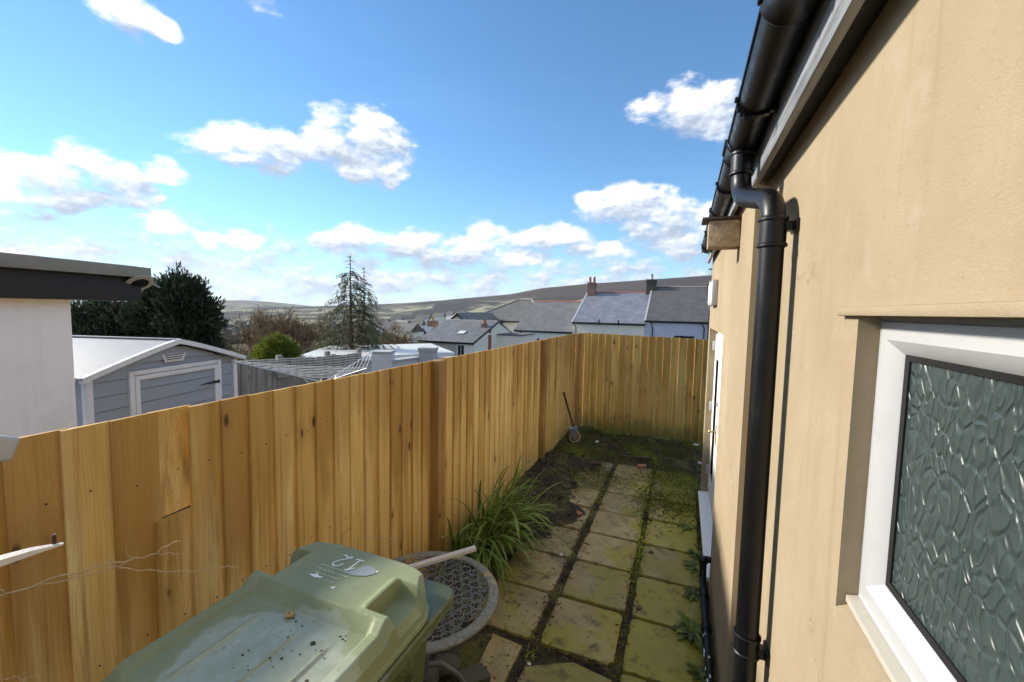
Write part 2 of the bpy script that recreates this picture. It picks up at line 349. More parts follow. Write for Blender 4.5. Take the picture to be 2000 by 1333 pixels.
def mat_hill(name, moor, heath, field, scrub, fieldz):
    m, N, b = new_mat(name); p = wpos(N); sp = N.n('ShaderNodeSeparateXYZ', None, {0: p})
    n1 = N.noise(p, 0.004, 7, 0.65, 0.6); n2 = N.noise(p, 0.03, 6, 0.65)
    col = N.ramp(n1, [(0.3, moor), (0.5, heath), (0.68, tuple(k*1.35 for k in heath))])
    col = N.mix(N.mrange(n2, 0.5, 0.72, 0, 0.5), col, tuple(k*0.55 for k in moor))
    vo = N.n('ShaderNodeTexVoronoi', {'feature': 'F1'}, {'Vector': N.vmath('MULTIPLY', p, (1, 0.55, 2.2)), 'Scale': 0.0085, 'Randomness': 0.9})
    vr = N.n('ShaderNodeSeparateColor', None, {0: vo.outputs['Color']}).outputs[0]
    vs = N.mix(N.mrange(vr, 0.35, 0.75), scrub, field)
    ed = N.n('ShaderNodeTexVoronoi', {'feature': 'DISTANCE_TO_EDGE'}, {'Vector': N.vmath('MULTIPLY', p, (1, 0.55, 2.2)), 'Scale': 0.0085, 'Randomness': 0.9}).outputs['Distance']
    vs = N.mix(N.mrange(ed, 0.02, 0.06, 0.85, 0.0), vs, scrub)
    wood = N.mrange(N.noise(p, 0.011, 5, 0.65), 0.5, 0.58, 0, 0.9, True); vs = N.mix(wood, vs, scrub)
    lowm = N.mrange(N.math('ADD', sp.outputs[2], N.math('MULTIPLY', N.math('SUBTRACT', n1, 0.5), 120)), fieldz-12, fieldz+14, 1.0, 0.0, True)
    col = N.mix(lowm, col, vs)
    setin(N, b, base=col, rough=0.95, spec=0.1); MAT[name] = m
mat_hill('hill_moor', (0.028, 0.020, 0.018), (0.052, 0.038, 0.030), (0.26, 0.25, 0.16), (0.035, 0.034, 0.034), 42)
mat_hill('hill_far', (0.06, 0.052, 0.05), (0.11, 0.095, 0.085), (0.24, 0.23, 0.16), (0.045, 0.045, 0.04), 10)

def mat_slate(name, a, bcol, moss=0.2, cw=0.30, ch=0.20, rot=0.0, rough=0.55):
    """courses of slates; object space, x along the eaves, y up the slope"""
    m, N, b = new_mat(name); o = objc(N)
    br = N.n('ShaderNodeTexBrick', {'offset': 0.5}, {'Vector': o, 'Color1': (*a, 1), 'Color2': (*bcol, 1), 'Mortar': (a[0]*0.35, a[1]*0.35, a[2]*0.35, 1),
             'Scale': 1.0, 'Mortar Size': 0.022, 'Brick Width': cw, 'Row Height': ch, 'Bias': 0.0})
    n = N.noise(o, 1.1, 6, 0.65); n2 = N.noise(o, 6, 5, 0.6)
    col = N.mix(N.mrange(n, 0.35, 0.7, 0, 0.5), br.outputs[0], tuple(k*1.5 for k in bcol))
    col = N.mix(N.mrange(n2, 0.58, 0.75, 0, moss), col, (0.10, 0.105, 0.075))
    sx = N.n('ShaderNodeSeparateXYZ', None, {0: o})
    saw = N.math('FRACT', N.math('DIVIDE', sx.outputs[1], ch))
    h = N.math('ADD', N.math('MULTIPLY', saw, -1.0), N.math('MULTIPLY', br.outputs[1], -0.5))
    setin(N, b, base=col, rough=rough, spec=0.5, normal=bump(N, h, 0.9, 0.03)); MAT[name] = m
mat_slate('slate_weathered', (0.095, 0.095, 0.098), (0.15, 0.15, 0.15), 0.6)
mat_slate('slate_blue', (0.115, 0.125, 0.155), (0.17, 0.18, 0.22), 0.1, 0.45, 0.36, rough=0.42)
mat_slate('slate_dark', (0.055, 0.055, 0.058), (0.085, 0.083, 0.082), 0.2, 0.45, 0.36, rough=0.6)
mat_slate('slate_brown', (0.085, 0.082, 0.075), (0.13, 0.125, 0.11), 0.7)
def mat_brick(name, a, c2, mortar=(0.3, 0.28, 0.25), s=1.0):
    m, N, b = new_mat(name); o = objc(N)
    vec = N.n('ShaderNodeCombineXYZ', None, {0: N.vmath('DOT_PRODUCT', o, (1, 1, 0), out=1), 1: N.vmath('DOT_PRODUCT', o, (0, 0, 1), out=1), 2: 0.0}).outputs[0]
    br = N.n('ShaderNodeTexBrick', None, {'Vector': vec, 'Color1': (*a, 1), 'Color2': (*c2, 1), 'Mortar': (*mortar, 1), 'Scale': s, 'Mortar Size': 0.012, 'Brick Width': 0.225, 'Row Height': 0.075})
    n = N.noise(o, 5, 5, 0.65); col = N.mix(N.mrange(n, 0.45, 0.75, 0, 0.55), br.outputs[0], tuple(k*0.4 for k in a))
    setin(N, b, base=col, rough=0.9, normal=bump(N, br.outputs[1], -0.5, 0.01)); MAT[name] = m
mat_brick('brick_red', (0.27, 0.105, 0.07), (0.20, 0.075, 0.052)); mat_brick('brick_dark', (0.085, 0.075, 0.06), (0.06, 0.052, 0.045), (0.08, 0.075, 0.06))

def mat_upvc(name, col, rough=0.32, dirt=0.35):
    m, N, b = new_mat(name); p = wpos(N); n = N.noise(p, 6, 6, 0.65); n2 = N.noise(p, 60, 4, 0.65)
    c = N.mix(N.mrange(n, 0.52, 0.75, 0, dirt), col, tuple(k*t for k, t in zip(col, (0.62, 0.58, 0.5))))
    c = N.mix(N.mrange(n2, 0.66, 0.78, 0, dirt), c, (0.25, 0.22, 0.18))
    setin(N, b, base=c, rough=N.mrange(n, 0.3, 0.7, rough, rough*1.5), spec=0.5, normal=bump(N, N.noise(p, 14, 2), 0.05, 0.01)); MAT[name] = m
mat_upvc('upvc_white', (0.42, 0.42, 0.415)); mat_upvc('painted_white', (0.82, 0.82, 0.82), 0.55, 0.15); mat_upvc('sill_stone', (0.40, 0.37, 0.31), 0.8, 0.8)
def mat_black():
    m, N, b = new_mat('black_plastic'); p = wpos(N); n = N.noise(p, 7, 6, 0.65); n2 = N.noise(N.vmath('MULTIPLY', p, (22, 22, 3.0)), 1, 5, 0.65)
    c = N.mix(N.mrange(n, 0.5, 0.75, 0, 0.6), (0.004, 0.004, 0.0045), (0.013, 0.013, 0.012))
    c = N.mix(N.mrange(n2, 0.56, 0.80, 0, 0.45), c, (0.030, 0.029, 0.027))
    setin(N, b, base=c, rough=N.mrange(n2, 0.3, 0.7, 0.24, 0.50), spec=0.35, normal=bump(N, N.noise(p, 120, 2), 0.05, 0.003)); MAT['black_plastic'] = m
mat_black()
def mat_fascia():
    m, N, b = new_mat('fascia_paint'); p = wpos(N); n = N.noise(N.vmath('MULTIPLY', p, (40, 2.2, 40)), 1, 5, 0.65); n2 = N.noise(p, 11, 5, 0.65)
    c = N.mix(N.mrange(n, 0.35, 0.7), (0.12, 0.125, 0.132), (0.36, 0.37, 0.385)); c = N.mix(N.mrange(n2, 0.6, 0.75, 0, 0.7), c, (0.03, 0.03, 0.03))
    setin(N, b, base=c, rough=0.5, normal=bump(N, n, 0.2, 0.004)); MAT['fascia_paint'] = m
mat_fascia()
def mat_bin():
    m, N, b = new_mat('bin_plastic'); o = objc(N); sp = N.n('ShaderNodeSeparateXYZ', None, {0: o})
    n = N.noise(o, 7, 6, 0.62); n2 = N.noise(o, 2.5, 4, 0.55); n3 = N.noise(o, 90, 3, 0.6)
    c = N.mix(n2, (0.075, 0.10, 0.042), (0.11, 0.135, 0.065))
    # chalky weathered bloom and grey rain marks
    c = N.mix(N.mrange(n, 0.50, 0.74, 0, 0.5, True), c, (0.25, 0.285, 0.20))
    c = N.mix(N.mrange(n3, 0.64, 0.74, 0, 0.5), c, (0.06, 0.065, 0.045))
    wet = N.mrange(N.noise(o, 3.1, 3, 0.5), 0.47, 0.56, 0.0, 1.0, True)
    setin(N, b, base=c, rough=N.mrange(wet, 0, 1, 0.50, 0.20), spec=0.5, normal=bump(N, n3, 0.06, 0.003)); MAT['bin_plastic'] = m
    m, N, b = new_mat('bin_lid'); o = objc(N); sp = N.n('ShaderNodeSeparateXYZ', None, {0: o})
    n = N.noise(o, 7, 6, 0.62); n2 = N.noise(o, 2.5, 4, 0.55); n3 = N.noise(o, 90, 3, 0.6)
    c = N.mix(n2, (0.185, 0.215, 0.105), (0.255, 0.285, 0.155))
    c = N.mix(N.mrange(n, 0.50, 0.74, 0, 0.32, True), c, (0.38, 0.405, 0.27))
    # silt left by a drying puddle on the low back half of the lid
    pud = N.math('ADD', N.math('ADD', N.math('POWER', N.math('DIVIDE', N.math('SUBTRACT', sp.outputs[0], 0.06), 0.27), 2), N.math('POWER', N.math('DIVIDE', N.math('SUBTRACT', sp.outputs[1], -0.16), 0.22), 2)), N.math('MULTIPLY', N.math('SUBTRACT', n, 0.5), 1.6))
    pm = N.mrange(pud, 1.0, 0.88, 0, 1, True)
    c = N.mix(N.math('MULTIPLY', pm, N.mrange(N.noise(o, 14, 5, 0.65), 0.3, 0.7, 0.18, 0.46)), c, (0.54, 0.56, 0.49))
    d = N.noise(o, 46, 5, 0.7); c = N.mix(N.math('MULTIPLY', N.mrange(d, 0.66, 0.70, 0, 0.95), pm), c, (0.018, 0.018, 0.014))
    setin(N, b, base=c, rough=N.mrange(pm, 0, 1, 0.46, 0.17), spec=0.5, normal=bump(N, n3, 0.06, 0.003)); MAT['bin_lid'] = m
mat_bin()
def mat_table():
    m, N, b = new_mat('table_rim'); o = objc(N); n = N.noise(o, 9, 6, 0.65); n2 = N.noise(o, 45, 4, 0.65)
    c = N.mix(N.mrange(n2, 0.35, 0.7), (0.13, 0.13, 0.105), (0.27, 0.265, 0.21))
    c = N.mix(N.mrange(n, 0.56, 0.60, 0, 0.9), c, (0.38, 0.30, 0.10))
    setin(N, b, base=c, rough=0.6, normal=bump(N, N.math('ADD', n2, N.mrange(n, 0.56, 0.6, 1, 0)), 0.4, 0.004)); MAT['table_rim'] = m
    simple('cast_iron', (0.13, 0.132, 0.128), 0.42, 0.4, 20, 0.3, 130)
mat_table()
def mat_leaf(name, dark, mid, light, trans=0.25, rough=0.55):
    m, N, b = new_mat(name); a = N.n('ShaderNodeAttribute', {'attribute_name': 'tint'}).outputs['Fac']
    n = N.noise(wpos(N), 1.6, 3, 0.6)
    c = N.ramp(N.math('ADD', N.math('MULTIPLY', a, 0.75), N.math('MULTIPLY', n, 0.25)), [(0.1, dark), (0.5, mid), (0.9, light)])
    setin(N, b, base=c, rough=rough, spec=0.3)
    out = [x for x in N.t.nodes if x.type == 'OUTPUT_MATERIAL'][0]
    tr = N.n('ShaderNodeBsdfTranslucent', None, {'Color': c}); mx = N.n('ShaderNodeMixShader', None, {0: trans, 1: b.outputs[0], 2: tr.outputs[0]})
    N.link(mx.outputs[0], out.inputs[0]); MAT[name] = m
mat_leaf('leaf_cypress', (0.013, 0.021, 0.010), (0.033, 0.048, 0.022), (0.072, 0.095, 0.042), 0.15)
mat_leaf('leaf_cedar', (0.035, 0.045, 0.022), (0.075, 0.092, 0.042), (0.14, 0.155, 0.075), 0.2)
mat_leaf('leaf_lime', (0.085, 0.105, 0.012), (0.15, 0.19, 0.022), (0.23, 0.27, 0.045), 0.3)
mat_leaf('leaf_bud', (0.12, 0.085, 0.045), (0.19, 0.125, 0.06), (0.20, 0.18, 0.06), 0.2)
mat_leaf('leaf_strap', (0.055, 0.10, 0.012), (0.15, 0.225, 0.03), (0.46, 0.54, 0.22), 0.25, 0.38)
mat_leaf('leaf_weed', (0.06, 0.08, 0.02), (0.12, 0.16, 0.03), (0.24, 0.28, 0.06), 0.25, 0.5)
mat_leaf('leaf_moss', (0.045, 0.040, 0.012), (0.12, 0.13, 0.02), (0.30, 0.33, 0.035), 0.1, 0.8)
mat_leaf('litter', (0.008, 0.006, 0.005), (0.04, 0.027, 0.018), (0.24, 0.15, 0.09), 0.0, 0.7)
mat_leaf('wood_far', (0.035, 0.032, 0.030), (0.055, 0.048, 0.042), (0.060, 0.068, 0.040), 0.0, 0.9)
simple('bark', (0.095, 0.070, 0.048), 0.9, 0.35, 12, 0.6, 40, 0.02)
simple('twig', (0.17, 0.105, 0.055), 0.85, 0.3, 12, 0.0)
simple('twig_pale', (0.50, 0.35, 0.18), 0.7, 0.3, 30, 0.3, 200)
def mat_streaky(name, col, dirt, rough=0.85):
    m, N, b = new_mat(name); p = wpos(N)
    n1 = N.noise(N.vmath('MULTIPLY', p, (9, 9, 0.55)), 1.0, 5, 0.65); n2 = N.noise(p, 1.7, 5, 0.65); n3 = N.noise(p, 140, 3, 0.7)
    c = N.mix(N.mrange(n1, 0.50, 0.75, 0, 0.40, True), col, dirt); c = N.mix(N.mrange(n2, 0.5, 0.72, 0, 0.30, True), c, dirt)
    setin(N, b, base=c, rough=rough, spec=0.3, normal=bump(N, n3, 0.45, 0.004)); MAT[name] = m
mat_streaky('garage_wall', (0.88, 0.88, 0.90), (0.62, 0.61, 0.58)); mat_streaky('shed_roof', (0.32, 0.33, 0.345), (0.20, 0.205, 0.19), 0.5); mat_streaky('shed_white', (0.76, 0.76, 0.76), (0.52, 0.52, 0.47), 0.45)
simple('black_paint', (0.010, 0.010, 0.011), 0.6, 0.3, 10, 0.35, 150, 0.004)
simple('roof_trim', (0.22, 0.225, 0.205), 0.7, 0.3, 9, 0.35, 70, 0.004)
simple('roof_felt', (0.10, 0.10, 0.10), 0.9, 0.2, 4, 0.4, 80)
simple('shed_grey', (0.31, 0.345, 0.395), 0.5, 0.06, 5, 0.2, 180, 0.002)
simple('black_iron', (0.012, 0.012, 0.013), 0.45, 0.2, 10, 0.1, 90)
simple('aluminium', (0.62, 0.64, 0.66), 0.35, 0.08, 20, 0.0, metal=0.8)
simple('line_plastic', (0.66, 0.67, 0.68), 0.5, 0.08, 9, 0.0)
simple('block_grey', (0.36, 0.37, 0.38), 0.9, 0.22, 4, 0.4, 60, 0.006)
simple('block_white', (0.55, 0.56, 0.58), 0.9, 0.12, 4, 0.3, 60, 0.006)
simple('cream_wall', (0.82, 0.78, 0.67), 0.9, 0.07, 0.8, 0.3, 30)
simple('white_wall', (0.85, 0.84, 0.79), 0.9, 0.06, 0.8, 0.3, 30)
simple('lavender_wall', (0.52, 0.53, 0.65), 0.9, 0.05, 0.8, 0.3, 30)
simple('stone_wall', (0.46, 0.44, 0.39), 0.92, 0.3, 3.0, 0.5, 14, 0.03)
simple('membrane', (0.55, 0.55, 0.52), 0.45, 0.05, 0.6, 0.0)
simple('ridge_red', (0.33, 0.10, 0.065), 0.8, 0.25, 3, 0.2, 20)
simple('ridge_grey', (0.20, 0.20, 0.20), 0.8, 0.2, 3, 0.2, 20)
simple('lead_grey', (0.33, 0.34, 0.36), 0.5, 0.12, 3, 0.1, 20)
simple('clay', (0.34, 0.15, 0.075), 0.85, 0.2, 10, 0.3, 60)
simple('clay_ochre', (0.42, 0.28, 0.11), 0.85, 0.25, 20, 0.3, 90)
simple('steel', (0.30, 0.32, 0.34), 0.4, 0.2, 20, 0.2, 90, metal=0.6)
simple('rusty', (0.060, 0.032, 0.024), 0.75, 0.35, 20, 0.4, 110)
simple('brass', (0.72, 0.48, 0.16), 0.25, 0.1, 20, 0.0, metal=1.0)
simple('rubber', (0.005, 0.005, 0.005), 0.6, 0.1, 10, 0.0)
simple('rotten_wood', (0.36, 0.27, 0.17), 0.9, 0.85, 22, 0.6, 60, 0.012)
simple('pale_lath', (0.66, 0.60, 0.53), 0.7, 0.25, 24, 0.3, 120)
simple('white_ink', (0.80, 0.81, 0.78), 0.5, 0.04, 30, 0.0)
simple('faded_print', (0.46, 0.49, 0.38), 0.6, 0.2, 60, 0.0)
simple('litter_white', (0.78, 0.78, 0.76), 0.5, 0.1, 30, 0.0)
simple('stone_dark', (0.085, 0.085, 0.060), 0.85, 0.45, 9, 0.7, 40, 0.02)
simple('concrete', (0.24, 0.22, 0.18), 0.9, 0.25, 5, 0.4, 50, 0.01)
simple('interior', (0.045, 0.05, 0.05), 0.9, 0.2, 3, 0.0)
def mat_glass():
    m, N, b = new_mat('window_dark'); setin(N, b, base=(0.012, 0.016, 0.02), rough=0.06, spec=0.6); MAT['window_dark'] = m
    m, N, b = new_mat('door_glass'); setin(N, b, base=(0.02, 0.025, 0.03), rough=0.03, spec=0.6); MAT['door_glass'] = m
    m, N, b = new_mat('water_film'); setin(N, b, base=(0.30, 0.31, 0.28), rough=0.05, spec=0.6); MAT['water_film'] = m
    # obscured glass pressed with a leaf pattern: real refraction, relief in the normal
    m, N, b = new_mat('leaf_glass'); o = objc(N)
    w = N.noise(o, 7, 2, 0.5, out=1)
    v = N.vmath('ADD', N.vmath('MULTIPLY', o, (1, 1.15, 0.55)), N.vmath('MULTIPLY', N.vmath('SUBTRACT', w, (0.5, 0.5, 0.5)), (0.09, 0.09, 0.07)))
    e1 = N.n('ShaderNodeTexVoronoi', {'feature': 'DISTANCE_TO_EDGE'}, {'Vector': v, 'Scale': 36.0}).outputs['Distance']
    e2 = N.n('ShaderNodeTexVoronoi', {'feature': 'SMOOTH_F1'}, {'Vector': v, 'Scale': 36.0, 'Smoothness': 0.2}).outputs['Distance']
    vein = N.math('ABSOLUTE', N.math('SINE', N.math('MULTIPLY', N.vmath('DOT_PRODUCT', v, (0, 1.0, 0.55), out=1), 70.0)))
    h = N.math('ADD', N.math('MULTIPLY', N.mrange(e1, 0.0, 0.22, 0, 1, True), 1.1), N.math('MULTIPLY', e2, 0.9))
    h = N.math('ADD', h, N.math('MULTIPLY', N.mrange(vein, 0.0, 0.35, 0, 1), 0.12))
    h = N.math('ADD', h, N.math('MULTIPLY', N.noise(v, 40, 2), 0.25))
    setin(N, b, base=(0.060, 0.085, 0.080), rough=0.36, trans=0.35, ior=1.4, spec=0.40, normal=bump(N, h, 0.75, 0.0075)); MAT['leaf_glass'] = m
mat_glass()

# ================================================================== SETTING
def smooth(a, b, x):
    t = np.clip((x-a)/(b-a), 0, 1); return t*t*(3-2*t)
def terrain_z(x, y):
    """neighbouring plots just below the yard, then the street and the valley side fall away"""
    r = np.hypot(x, y)
    z = -0.65-0.0*r
    z = z-2.6*smooth(9, 24, r)-2.2*smooth(24, 60, r)-26*smooth(60, 420, r)-14*smooth(420, 1200, r)
    return z
def make_ground():
    radii = np.concatenate([[0.0], np.geomspace(2.0, 5200, 90)]); na = 160
    th = np.linspace(0, 2*np.pi, na, endpoint=False)
    R, T = np.meshgrid(radii, th, indexing='ij'); X = R*np.sin(T); Y = R*np.cos(T); Z = terrain_z(X, Y)
    Z = Z+np.where(R > 30, 1.0, 0.0)*np.sin(X*0.02+1)*np.cos(Y*0.017)*np.minimum(R*0.01, 5)
    V = np.stack([X, Y, Z], -1).reshape(-1, 3); F = []
    idx = np.arange(len(radii)*na).reshape(len(radii), na)
    a = idx[:-1]; b = idx[1:]
    F = np.stack([a, np.roll(a, -1, 1), np.roll(b, -1, 1), b], -1).reshape(-1, 4)[:, ::-1]
    o = link('ground', np_mesh('ground', V, F, MAT['ground_turf'], True)); tag(o, 'rough ground falling away into the valley', kind='structure')
make_ground()
def make_hill(name, pts, r_foot, r_top, z_foot, mat, label, back=1.4, seed=1):
    """a hillside: skyline given as photo positions, turned into bearings and heights at distance r_top"""
    ba = []; hh = []
    for px, py in pts:
        d = ray(px, py); hr = math.hypot(d.x, d.y); ba.append(math.atan2(d.x, d.y)); hh.append(CAM_H+r_top*d.z/hr)
    az = np.linspace(ba[0], ba[-1], 260); top = np.interp(az, ba, hh)
    k = np.exp(-np.linspace(-2, 2, 11)**2); k /= k.sum(); top = np.convolve(np.pad(top, 5, 'edge'), k, 'valid')
    rg = np.random.default_rng(seed)
    t = np.linspace(0, 1, 46); rr = r_foot+(r_top-r_foot)*t
    A, T = np.meshgrid(az, t, indexing='ij'); Rr = r_foot+(r_top-r_foot)*T
    prof = T**1.15
    Z = z_foot+(top[:, None]-z_foot)*prof
    bumpy = np.zeros_like(Z)
    for q in range(14):
        fa, ft, ph = rg.uniform(8, 60), rg.uniform(2, 14), rg.uniform(0, 6.28)
        bumpy += np.sin(A*fa+T*ft+ph)*rg.uniform(0.3, 1.0)*14/fa*3
    Z = Z+bumpy*(T*(1-T))*4*0.9+0.25*bumpy*T*0.4
    Zb = np.full((len(az), 1), z_foot); Zall = np.concatenate([Z, Zb], 1)
    Rall = np.concatenate([Rr, np.full((len(az), 1), r_top*back)], 1); Aall = np.concatenate([A, az[:, None]], 1)
    V = np.stack([np.sin(Aall)*Rall, np.cos(Aall)*Rall, Zall], -1).reshape(-1, 3)
    m = Rall.shape[1]; idx = np.arange(V.shape[0]).reshape(len(az), m)
    F = np.stack([idx[:-1, :-1], idx[1:, :-1], idx[1:, 1:], idx[:-1, 1:]], -1).reshape(-1, 4)[:, ::-1]
    o = link(name, np_mesh(name, V, F, mat, True)); tag(o, label, kind='structure')
make_hill('hill', [(300, 606), (560, 600), (700, 596), (760, 594), (842, 589), (904, 583), (997, 575), (1059, 563), (1146, 555), (1263, 547), (1387, 538), (1600, 522), (1900, 500)],
          620, 1900, -44, MAT['hill_moor'], 'heather brown moor rising behind the slate roofs', seed=3)
make_hill('hill', [(-400, 560), (0, 578), (300, 584), (440, 587), (480, 587), (530, 590), (605, 598), (660, 603), (760, 606), (900, 612)],
          1500, 3600, -50, MAT['hill_far'], 'grey blue far ridge behind the bare trees', seed=5)

# the yard: soil sheet, slabs, step
def make_yard():
    nx, ny = 70, 190; x0, x1, y0, y1 = -1.96, 0.75, -1.6, 8.9
    xs = np.linspace(x0, x1, nx); ys = np.linspace(y0, y1, ny); X, Y = np.meshgrid(xs, ys, indexing='ij')
    rg = np.random.default_rng(4); Z = np.full_like(X, -0.030)
    for q in range(40):
        kx, ky, ph = rg.uniform(4, 40), rg.uniform(4, 40), rg.uniform(0, 6.28); Z += np.sin(X*kx+Y*ky+ph)*0.0022
    Z += 0.030*smooth(-1.25, -1.75, X)*smooth(3.4, 4.6, Y)+0.030*smooth(6.6, 7.4, Y)+0.025*smooth(-1.35, -1.8, X)
    V = np.stack([X, Y, Z], -1).reshape(-1, 3); idx = np.arange(nx*ny).reshape(nx, ny)
    F = np.stack([idx[:-1, :-1], idx[1:, :-1], idx[1:, 1:], idx[:-1, 1:]], -1).reshape(-1, 4)
    o = link('yard_ground', np_mesh('yard_ground', V, F, MAT['soil'], True)); tag(o, 'dark bare soil of the narrow yard', kind='structure')
    st = MB().bbox((-0.87, 0.10, 0.15), (2.0, 2.46, 0.30), 0.012).build('concrete_step', MAT['concrete'], None, 40); tag(st, 'raised concrete step beside the house', kind='structure')
    pav = empty('pavement', (0, 2.6, 0)); tag(pav, 'mossy concrete slab paving between fence and house', kind='structure')
    cols = [(-1.385, -0.897), (-0.830, -0.318), (-0.268, 0.238)]
    meshes = {}; rg2 = random.Random(5)
    def slab(w, d):
        k = (round(w, 2), round(d, 2))
        k = k+(rg2.randrange(5),)
        if k not in meshes:
            per = []; m = 14
            for (x0, y0, x1, y1) in ((-w/2, -d/2, w/2, -d/2), (w/2, -d/2, w/2, d/2), (w/2, d/2, -w/2, d/2), (-w/2, d/2, -w/2, -d/2)):
                for i in range(m):
                    t = i/m; c = 0.010 if i == 0 else 0.0
                    per.append((x0+(x1-x0)*t, y0+(y1-y0)*t, c+max(0, rg2.gauss(0.001, 0.0028))+(0.012 if rg2.random() < 0.04 else 0)))
            def ringp(ins, z): return [(x*(1-2*(e+ins)/w), y*(1-2*(e+ins)/d), z) for x, y, e in per]
            V = ringp(0, -0.03)+ringp(0, 0.016)+ringp(0.003, 0.0225)+ringp(0.009, 0.025); n4 = len(per)
            F = [(q*n4+i, q*n4+(i+1) % n4, (q+1)*n4+(i+1) % n4, (q+1)*n4+i) for q in range(3) for i in range(n4)]+[tuple(range(3*n4, 4*n4)), tuple(range(n4-1, -1, -1))]
            meshes[k] = MB().add(V, F).mesh('slab', MAT['slab_concrete'], 40)
        return meshes[k]
    lines = [2.655+0.545*i for i in range(-1, 8)]
    for ci, (a, b) in enumerate(cols):
        for i in range(len(lines)-1):
            ya, yb = lines[i], lines[i+1]
            if ci == 0 and i == 0: continue
            if ci == 1 and i == 0: continue
            if ya > 6.0 and rg2.random() < 0.15: continue
            g = 0.030 if ci != 2 else 0.022
            sink = rg2.uniform(-0.008, 0.005)-(0.008 if ya > 5.8 else 0)
            o = link('slab', slab(b-a, yb-ya-g), None, pav, ((a+b)/2+rg2.uniform(-.006, .006), (ya+yb)/2-2.6+rg2.uniform(-.005, .005), -0.025+sink), (rg2.uniform(-.008, .008), rg2.uniform(-.008, .008), rg2.uniform(-.014, .014)))
    # one broken, twisted slab at the near end of the middle row and a narrow one beside the soil
    bs = MB().prism([(-0.865, 2.10, -0.05), (-0.30, 2.07, -0.05), (-0.315, 2.56, -0.05), (-0.57, 2.60, -0.05), (-0.85, 2.44, -0.05)], (0, 0, 0.047)).build('slab', MAT['slab_concrete'], pav, 40, (0, -2.6, 0)); bs['label'] = 'broken corner slab'
    MB().prism([(-1.12, 2.16, -0.05), (-0.93, 2.13, -0.05), (-0.93, 2.60, -0.05), (-1.16, 2.62, -0.05)], (0, 0, 0.043)).build('slab', MAT['slab_concrete'], pav, 40, (0, -2.6, 0))
make_yard()

# ================================================================== HOUSE
WN, WF = 0.36, 0.30          # wall plane near part, far part (stands proud)
YS, YE = 2.40, 5.85          # step between them, far end of the house
def wall_panel(u0, u1, z0, z1, holes, X, depth):
    """vertical wall in plane x = X facing -x, with openings and their reveals"""
    us = sorted({u0, u1, *[h[0] for h in holes], *[h[1] for h in holes]}); zs = sorted({z0, z1, *[h[2] for h in holes], *[h[3] for h in holes]})
    mb = MB()
    for i in range(len(us)-1):
        for j in range(len(zs)-1):
            uc, zc = (us[i]+us[i+1])/2, (zs[j]+zs[j+1])/2
            if any(h[0] < uc < h[1] and h[2] < zc < h[3] for h in holes): continue
            mb.add([(X, us[i], zs[j]), (X, us[i+1], zs[j]), (X, us[i+1], zs[j+1]), (X, us[i], zs[j+1])], [(0, 3, 2, 1)])
    for (a, b, c, d) in holes:
        e = X+depth
        for q in ([(X, a, c), (e, a, c), (e, a, d), (X, a, d)], [(X, b, c), (X, b, d), (e, b, d), (e, b, c)], [(X, a, d), (e, a, d), (e, b, d), (X, b, d)], [(X, a, c), (X, b, c), (e, b, c), (e, a, c)]):
            mb.add(q, [(0, 1, 2, 3)])
    return mb
